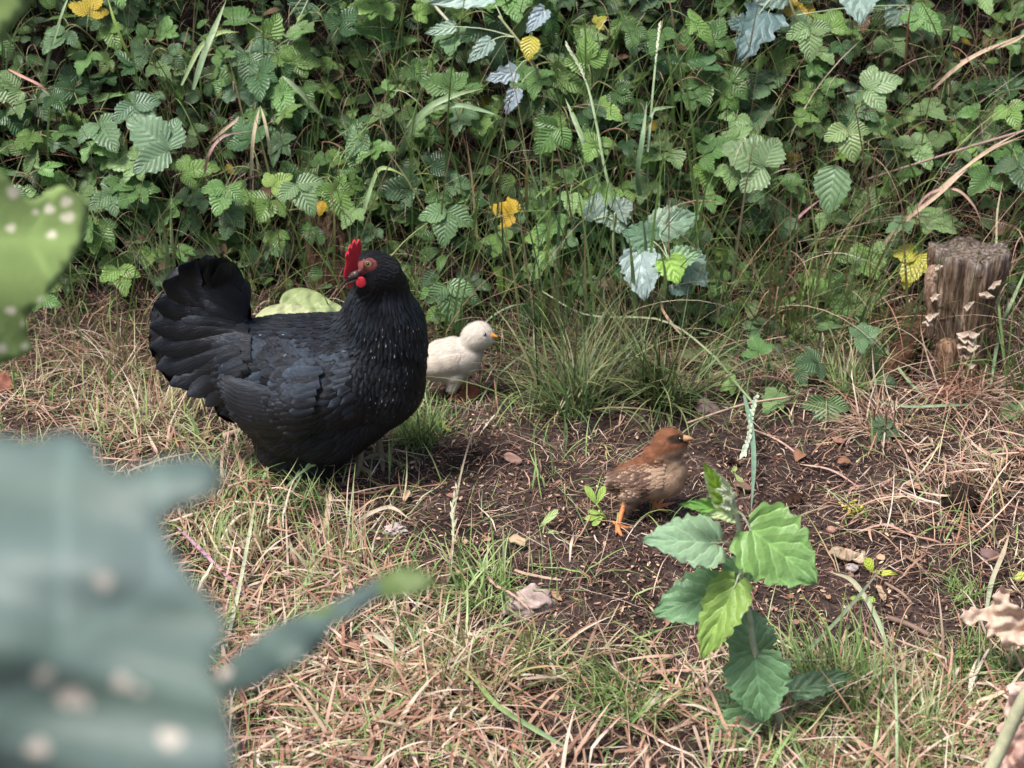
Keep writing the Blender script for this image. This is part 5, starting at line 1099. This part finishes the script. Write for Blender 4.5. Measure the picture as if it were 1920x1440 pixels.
poplar_bank('poplar shoot with one bright and several blue grey leaves above the brown chick', (1275, 610), [(1268, 560), (1262, 520), (1253, 484)], [.08, .14, .18],
    [(1230, 426, 1315, 402, 66, .06, .07, (.17, .26, .18), .9, dict(fold=.05)), (1280, 482, 1327, 537, 66, .03, .03, GB, .8, dict()), (1265, 486, 1315, 474, 46, .01, .0, (.20, .32, .18), .95, dict(fold=.2)), (1224, 452, 1166, 433, 66, .01, .0, GB2, .95, dict()),
     (1199, 476, 1208, 564, 76, .0, -.02, (.28, .36, .35), .7, dict(wave=.03)), (1254, 486, 1272, 532, 58, -.02, -.04, (.20, .34, .06), 1., dict(fold=.15, wave=.02)), (1262, 532, 1300, 548, 40, .05, .05, GB, .5, dict())])
poplar_bank('poplar shoot with two pale torn leaves left of the tall grass stalks', (1150, 560), [(1150, 500), (1150, 440), (1152, 400)], [.06, .11, .13],
    [(1114, 412, 1122, 358, 48, .02, .02, (.20, .27, .23), .9, dict(fold=.2)), (1155, 398, 1186, 376, 66, -.0, -.0, (.22, .28, .24), .9, dict(fold=.1, kind=w_lobed)), (1155, 402, 1162, 438, 54, .01, .0, (.19, .26, .20), .9, dict())])
poplar_bank('poplar shoot with slate blue undersides showing, top center', (1010, 250), [(1015, 160), (985, 95), (935, 30)], [.12, .2, .22],
    [(965, 135, 910, 150, 46, -.0, -.01, (.24, .30, .33), .6, dict(kind=w_lobed)), (968, 170, 948, 216, 30, -.0, -.0, (.22, .27, .32), .5, dict(fold=.25)), (918, 78, 876, 118, 32, .0, .0, (.22, .30, .26), .8, dict()), (1020, 20, 986, 62, 34, .0, -.01, (.24, .30, .34), .7, dict(fold=.3)), (915, -8, 800, 4, 44, .0, .0, (.30, .40, .36), .95, dict(wave=.03)), (850, 50, 795, 62, 26, .02, .02, (.26, .36, .28), .8, dict())])
poplar_bank('poplar shoot with large drooping grey green lobed leaves at the top right', (1520, 160), [(1500, 60), (1480, 0), (1470, -40)], [.15, .2, .2],
    [(1440, 25, 1382, 112, 96, -.0, -.05, (.10, .16, .16), .9, dict(kind=w_lobed, fold=.1, wave=.03)), (1405, 50, 1362, 40, 56, .0, -.01, (.11, .17, .16), .9, dict(kind=w_lobed)), (1612, -40, 1612, 44, 84, -.04, -.08, (.16, .24, .21), .7, dict()), (1470, -12, 1400, -8, 60, .0, .0, (.12, .18, .15), .9, dict()), (1700, 10, 1660, 50, 60, .05, .04, (.08, .13, .10), .5, dict())])
poplar_bank('shoot with one very large flat maple-like leaf in the upper left', (530, 260), [(525, 190), (520, 150), (512, 135)], [.06, .10, .10],
    [(512, 128, 385, 170, 150, .0, .02, (.085, .155, .085), .9, dict(kind=w_lobed, fold=.03)), (500, 150, 455, 215, 90, .01, .03, (.075, .14, .08), .9, dict(kind=w_lobed, fold=.03)), (575, 5, 560, 38, 70, .0, .02, (.10, .17, .10), .8, dict())])

# small plants on the open soil
def seedling(label, root_px, leaves, c, h=.02, name='seedling', cat='seedling', cen=None):
    rt = gp(*root_px, 0); t_ = empty(name, rt, label, cat); fb_ = Buf(); sb = Buf(); d_ = dp(rt)
    for (bx, by, tx, ty, wd, *cc) in leaves:
        Bp = D(bx, by, d_-h); Tp = D(tx, ty, d_-h-.004); cc = cc[0] if cc else c
        add_leaf(fb_, Bp, Tp, wd*d_/FPX, norm(-ray(bx, by))+np.array([0, 0, .4]), cc, kind=w_petal, nu=9, nv=3, fold=.2, droop=.15, cord=0, wave=.02, seed=int(bx)); add_tube(sb, [rt+np.array([0, 0, .001]), Bp], .0012, c, k=5, n=5)
    fb_.mk('foliage', MAT_SMALL, t_); sb.mk('stem', MAT_STEM, t_)
BRG = (.30, .44, .10)
seedling('fresh light green seedling pair on bare soil left of the brown chick', (1140, 978), [(1118, 945, 1098, 910, 15), (1119, 945, 1134, 911, 14), (1128, 963, 1102, 958, 10), (1126, 968, 1096, 973, 12), (1130, 970, 1110, 985, 13)], BRG)
seedling('yellow green curled leaf pair right of the wood chip', (1640, 1068), [(1635, 1072, 1625, 1046, 20, (.42, .52, .08)), (1635, 1072, 1684, 1078, 15, (.45, .50, .08))], BRG, .012)
seedling('tiny two leaved green sprout right of the big sapling leaf', (1620, 1124), [(1620, 1122, 1594, 1122, 11), (1622, 1122, 1642, 1126, 13)], BRG, .012)
seedling('small green cotyledon pair beside the drooping blade', (1385, 905), [(1372, 883, 1382, 876, 10), (1378, 888, 1394, 910, 11)], (.32, .42, .15), .015)
seedling('pale elongated sprout between straw and soil, center', (1020, 985), [(1012, 988, 1046, 955, 15), (1018, 1000, 1048, 1000, 12)], (.34, .44, .18), .02)
seedling('bright lime sprout under the dry straw at the lower right', (1750, 1240), [(1740, 1228, 1758, 1215, 14, (.40, .55, .08)), (1742, 1232, 1768, 1234, 15, (.38, .52, .08))], BRG, .012)
seedling('lime green curl on the litter above the right dry leaf', (1905, 1085), [(1900, 1085, 1925, 1078, 18, (.45, .52, .10))], BRG, .015)
seedling('round light leaf beside the purple grass stalk', (490, 1025), [(478, 1026, 493, 1022, 11, (.45, .50, .10))], BRG, .01)
seedling('yellow green curl behind the hen leg and grass tuft', (830, 800), [(818, 798, 835, 790, 10, (.36, .48, .08)), (835, 802, 846, 812, 9, (.36, .48, .08))], BRG, .02)
b = Buf()
for k in range(46):
    q = gp(1598+rng.normal()*11+rng.random()*8, 958+rng.normal()*7, .002+.006*rng.random()); b.add(ICO2[0]*(.0016+.0012*rng.random())*np.array([1.3, 1, .8])+q, ICO2[1], np.array([.42, .42, .06])*(.6+.7*rng.random()))
tag(b.mk('moss_cushion', MAT_SMALL, origin=gp(1600, 960)), 'small cushion of bright yellow moss on the dark soil', 'moss', kind='stuff')

# fallen leaves and crumpled dry leaves
def outline_leaf(name, pts, depf, mat, c, parent=None, step=14, fine=None, thick=.0004, cfun=None, veinf=None, noise_amp=0., nfreq=.02, subdiv=0):
    """a leaf whose rim is given in photo pixels, bent in depth by depf(x, y) (metres along the axis)"""
    P = spline(np.array(pts+[pts[0]], float), len(pts)*6)[:-1]; x0, y0 = P.min(0); x1, y1 = P.max(0)
    ins = []; rr_ = np.random.default_rng(3)
    def inside(q):
        a = P; b_ = np.roll(P, -1, 0); cnd = (a[:, 1] > q[1]) != (b_[:, 1] > q[1]); xx = (b_[:, 0]-a[:, 0])*(q[1]-a[:, 1])/(b_[:, 1]-a[:, 1]+1e-9)+a[:, 0]; return (np.sum(cnd & (q[0] < xx)) % 2) == 1
    for x in np.arange(x0, x1, step):
        for y in np.arange(y0, y1, step):
            q = (x+rr_.random()*step*.4, y+rr_.random()*step*.4)
            if inside(q) and np.min(np.sum((P-q)**2, 1)) > (step*.5)**2: ins.append(q)
    for (fx, fy, fr) in (fine or []):
        for k in range(110):
            q = (fx+fr*1.7*math.sqrt((k+.5)/110)*math.cos(k*2.4), fy+fr*1.4*math.sqrt((k+.5)/110)*math.sin(k*2.4))
            if inside(q): ins.append(q)
    co = [Vector(p) for p in P]+[Vector(p) for p in ins]; n = len(P)
    vo, _, fo, _, _, _ = delaunay_2d_cdt(co, [(i_, (i_+1) % n) for i_ in range(n)], [], 1, 1e-6)
    V2 = np.array([list(v) for v in vo]); dep = np.array([depf(x, y)+noise_amp*noise.noise(Vector((x*nfreq, y*nfreq, 1.3))) for x, y in V2]); V = np.array([D(x, y, d) for (x, y), d in zip(V2, dep)])
    T = np.array([list(f) for f in fo if len(f) == 3]); C = np.tile(np.asarray(c, float), (len(V), 1)) if cfun is None else np.array([cfun(x, y) for x, y in V2])
    UV = veinf(V2) if veinf else np.stack([(V2[:, 0]-x0)/(x1-x0), (V2[:, 1]-y0)/(y1-y0)], -1)
    o = mk(name, V, T, mat, parent, C, UV, origin=None if parent else V.mean(0)); s = o.modifiers.new('thickness', 'SOLIDIFY'); s.thickness = thick; return o
def crumple(label, pts, px, py, off, c, amp, name='dry_leaf', freq=.06, cat='dry leaf', tint2=None, tilt=0.):
    g0 = dp(gp(px, py)); o = outline_leaf(name, pts, lambda x, y: g0-off-tilt*(py-y), MAT_DRY, c, None, 5, None, .0005, noise_amp=amp, nfreq=freq, cfun=(lambda x, y: np.asarray(c)*(1+.25*noise.noise(Vector((x*.08, y*.08, 4)))))); return tag(o, label, cat)
crumple('crumpled beige dry leaf curled over at the right edge', [(1798, 1158), (1806, 1148), (1803, 1141), (1815, 1145), (1822, 1137), (1836, 1142), (1852, 1138), (1864, 1128), (1860, 1118), (1872, 1108), (1877, 1097), (1886, 1104), (1898, 1106), (1893, 1118), (1894, 1130), (1908, 1136), (1928, 1150), (1945, 1175), (1935, 1200), (1915, 1212), (1900, 1208), (1892, 1216), (1878, 1212), (1876, 1198), (1864, 1192), (1848, 1200), (1852, 1186), (1846, 1176), (1852, 1166), (1836, 1164), (1822, 1172), (1808, 1168)], 1880, 1240, .10, (.46, .34, .26), .022, freq=.055)
crumple('large crumpled pinkish dry leaf at the bottom right corner', [(1850, 1440), (1858, 1402), (1880, 1385), (1868, 1366), (1886, 1352), (1908, 1362), (1935, 1350), (1940, 1480), (1850, 1480)], 1890, 1470, .12, (.42, .27, .22), .024, freq=.05)
crumple('dry pinkish leaf rag above the pale stalk at right', [(1880, 1340), (1892, 1300), (1888, 1285), (1915, 1278), (1940, 1280), (1935, 1300), (1912, 1320), (1895, 1345)], 1900, 1370, .11, (.50, .35, .29), .02)
crumple('small pale crumpled leaf in the straw left of center', [(622, 1070), (640, 1064), (660, 1072), (678, 1086), (668, 1100), (650, 1098), (634, 1104), (620, 1092)], 650, 1095, .015, (.46, .30, .24), .015)
crumple('red brown dead leaf under the pale chick', [(862, 738), (872, 726), (888, 722), (900, 732), (896, 744), (878, 750), (864, 748)], 880, 746, .012, (.22, .08, .05), .01)
crumple('dark red dead leaf on the ground at the left edge', [(0, 700), (12, 696), (22, 712), (30, 730), (14, 738), (-5, 732)], 10, 730, .02, (.22, .09, .06), .01)
crumple('brown dead leaf flat on the soil in front of the sedge tuft', [(944, 852), (956, 848), (975, 858), (978, 868), (962, 868), (948, 862)], 962, 866, .008, (.26, .16, .13), .006)
crumple('greyish dead leaf against the bank above the brown chick', [(1305, 762), (1318, 745), (1340, 758), (1350, 770), (1330, 776), (1312, 776)], 1328, 772, .012, (.20, .14, .13), .01)
crumple('dark flat dead leaf on the soil far right', [(1838, 1028), (1858, 1030), (1880, 1042), (1876, 1056), (1852, 1050), (1840, 1042)], 1858, 1054, .008, (.16, .10, .09), .006)
tag(outline_leaf('wood_chip', [(1556, 1036), (1560, 1026), (1572, 1024), (1590, 1030), (1604, 1034), (1620, 1040), (1618, 1054), (1606, 1056), (1590, 1050), (1572, 1046), (1560, 1042)], lambda x, y: dp(gp(1590, 1046))-.012, wood('chip_wood', (.20, .13, .08), (.50, .38, .26), (.66, .54, .40), .8), (1, 1, 1), None, 5, None, .009, noise_amp=.006, nfreq=.06), 'pale splintered wood chip on the soil right of the sapling', 'wood chip')
log_('dry_stalk', 'thick pale green stalk leaning at the bottom right corner', [D(1850, 1460, 1.62), D(1885, 1385, 1.60), D(1910, 1330, 1.58), D(1940, 1280, 1.56)], .0075, MAT_STEM, (.42, .42, .27), 'stalk', 9, 14, .1)
# curled pale green leaves lying behind the hen
def bigcurl(label, pts, Y_, c, amp, cf=None):
    g0 = dp(W(pts[0][0], pts[0][1], Y_)); ym = min(p[1] for p in pts)
    o = outline_leaf('fallen_leaf', pts, lambda x, y: g0-.0011*(y-ym)+.00000*(x), MAT_SMALL, c, None, 6, None, .0006, noise_amp=.018, nfreq=.06, cfun=cf); tag(o, label, 'leaf')
bigcurl('curled over pale green leaf behind the hen back, upper of two', [(524, 565), (532, 550), (552, 541), (575, 541), (600, 550), (620, 564), (640, 575), (650, 600), (590, 610), (530, 600)], 2.44, (.24, .29, .13), .01)
bigcurl('pale cream leaf lying behind the hen back, lower of two', [(480, 592), (498, 577), (530, 569), (552, 568), (575, 578), (600, 590), (590, 615), (480, 612)], 2.40, (.36, .38, .21), .01)

# ================================================================== BLURRED LEAVES CLOSE TO THE CAMERA
def near_c(base, dark, spots_=(), s=.006, spotc=(.46, .40, .35)):
    def f(x, y):
        n1 = noise.fractal(Vector(((x-y*.35)*s*.12, (y+x*.25)*s*1.1, 7.7)), 1., 2., 2); k = min(1, max(0, .30+.7*n1)); c = np.asarray(base)*(1-k)+np.asarray(dark)*k
        for (sx, sy, sr) in spots_:
            d = math.hypot((x-sx), (y-sy)*1.25)/sr*(1+.10*math.sin(3*math.atan2(y-sy, x-sx)+sx)+.08*math.sin(2*math.atan2(y-sy, x-sx)+sy))
            if d < 1.25: q = min(1, max(0, (1.25-d)*3)); c = c*(1-q)+np.asarray(spotc)*q
        return c
    return f
fgp = empty('squash_plant', D(-160, 1750, .42)-np.array([0, 0, .02]), 'large grey green lobed leaves, out of focus in the lower left foreground', 'plant')
def vein_uv(V2):
    b0 = np.array([-250, 1500.]); d = norm(np.array([1., -.75])); q = (V2-b0)/900; return np.stack([q@d, .5+(q@np.array([-d[1], d[0]]))*.9], -1)
GLAU = (.135, .18, .170); GDK = (.070, .11, .088); FS = [(195, 1090, 15), (82, 1264, 15), (132, 1306, 22), (158, 1316, 12), (230, 1278, 15), (262, 1292, 9), (72, 1400, 18), (320, 1386, 20)]
outline_leaf('leaf', [(-500, 760), (-200, 790), (0, 815), (60, 828), (115, 812), (172, 832), (192, 868), (236, 884), (290, 868), (345, 858), (392, 864), (420, 888), (404, 924), (352, 950), (308, 972), (312, 1010), (345, 1068), (392, 1120), (428, 1168), (412, 1222), (402, 1268), (424, 1318), (434, 1370), (440, 1440), (446, 1530), (380, 1640), (-200, 1680), (-600, 1500)],
             lambda x, y: .44-.00012*(y-850)+.00000042*max(0, y-1180)**2+.007*math.sin(x*.006+y*.010)+.0025*math.sin(y*.035-x*.006), MAT_NEARLEAF, GLAU, fgp, 26, FS, .0006, near_c(GLAU, GDK, FS), vein_uv, .0, .010)
outline_leaf('leaf', [(405, 1272), (430, 1238), (470, 1205), (520, 1172), (570, 1152), (620, 1130), (668, 1108), (706, 1086), (735, 1070), (772, 1066), (812, 1082), (820, 1096), (790, 1110), (745, 1120), (706, 1122), (690, 1135), (650, 1160), (622, 1176), (600, 1215), (560, 1245), (510, 1272), (460, 1296), (420, 1300)],
             lambda x, y: .56+.00008*(x-400)-.00035*(y-1180)+.006*math.sin(x*.02), MAT_NEARLEAF, GLAU, fgp, 14, [(418, 1262, 16)], .0006, lambda x, y: np.array((.115, .165, .055)) if x > 712 else (np.array((.13, .19, .09)) if (560 < x < 620 and y < 1155) else near_c(GLAU, GDK, [(420, 1264, 15)])(x, y)), vein_uv, .012, .02)
sb = Buf(); add_tube(sb, [D(-160, 1750, .42), D(100, 1500, .47), D(300, 1340, .50), D(412, 1286, .52)], .0028, (.16, .24, .12), k=8, n=12); sb.mk('stem', MAT_STEM, fgp)
fg2 = empty('speckled_plant', D(-200, 900, .97), 'yellow green leaf speckled with white dots, out of focus at the left edge', 'plant')
GL = (.24, .33, .11); S2 = [(25, 360, 13), (92, 392, 10), (124, 378, 11), (127, 408, 12), (20, 428, 9), (97, 440, 9), (66, 398, 6), (80, 564, 9), (20, 582, 9), (47, 606, 8), (2, 652, 10), (46, 648, 7)]
outline_leaf('leaf', [(-400, 200), (-100, 300), (0, 322), (30, 352), (62, 374), (112, 348), (140, 362), (164, 392), (162, 430), (150, 462), (128, 500), (100, 540), (62, 580), (44, 610), (62, 650), (40, 668), (0, 682), (-300, 760)], lambda x, y: .98+.0002*(x+100)+.006*math.sin(y*.02), MAT_NEARLEAF, GL, fg2, 20, S2, .0005, near_c(GL, (.22, .31, .10), S2, .01, (.66, .62, .46)), lambda V2: np.stack([(V2[:, 0]+400)/600, V2[:, 1]/900], -1), .0, .02)
outline_leaf('leaf', [(-300, -300), (0, -260), (52, -60), (60, -12), (50, 20), (22, 48), (4, 74), (-40, 90), (-300, 120)], lambda x, y: .98+.0002*x, MAT_NEARLEAF, (.20, .28, .09), fg2, 22, None, .0005, None, None, .01, .02)
sb = Buf(); add_tube(sb, [D(-200, 900, .97), D(-230, 600, .98), D(-210, 200, .98), D(-150, -100, .98)], .004, (.2, .28, .12), k=8, n=14); sb.mk('stem', MAT_STEM, fg2)
tuft('short grass with seed heads just in front of the hen fluff', gp(560, 945), 110, .085, .0026, GREENS+PALEG, PALEG+GREENS, .6, .9, .05)

# small dead leaves lying about in the straw and on the soil
rd = np.random.default_rng(77); k = 0; b_ = Buf()
while k < 70:
    x_ = 330+rd.random()*1560; y_ = 780+rd.random()*640
    if (480 < x_ < 820 and y_ < 930) or (1120 < x_ < 1320 and y_ < 1010) or (y_ > 1000 and x_ < 460): continue
    k += 1; p_ = gp(x_, y_, .008+.006*rd.random()); a_ = rd.random()*6.28; d_ = np.array([math.cos(a_), math.sin(a_), .25*(rd.random()-.5)]); L = .012+.022*rd.random()**2; c_ = np.array([(.20, .10, .06), (.30, .18, .11), (.13, .08, .06), (.36, .26, .17), (.24, .13, .09)][rd.integers(5)])
    add_leaf(b_, p_, p_+d_*L, L*(.4+.35*rd.random()), norm(np.array([0, -.2, 1])+.9*(rd.random(3)-.5)), c_, nu=8, nv=3, fold=.35, droop=.5*(rd.random()-.3), wave=.07, cord=0, seed=k)
tag(b_.mk('leaf_litter', MAT_DRY), 'small curled dead leaves scattered in the straw and on the soil', 'litter', kind='stuff')
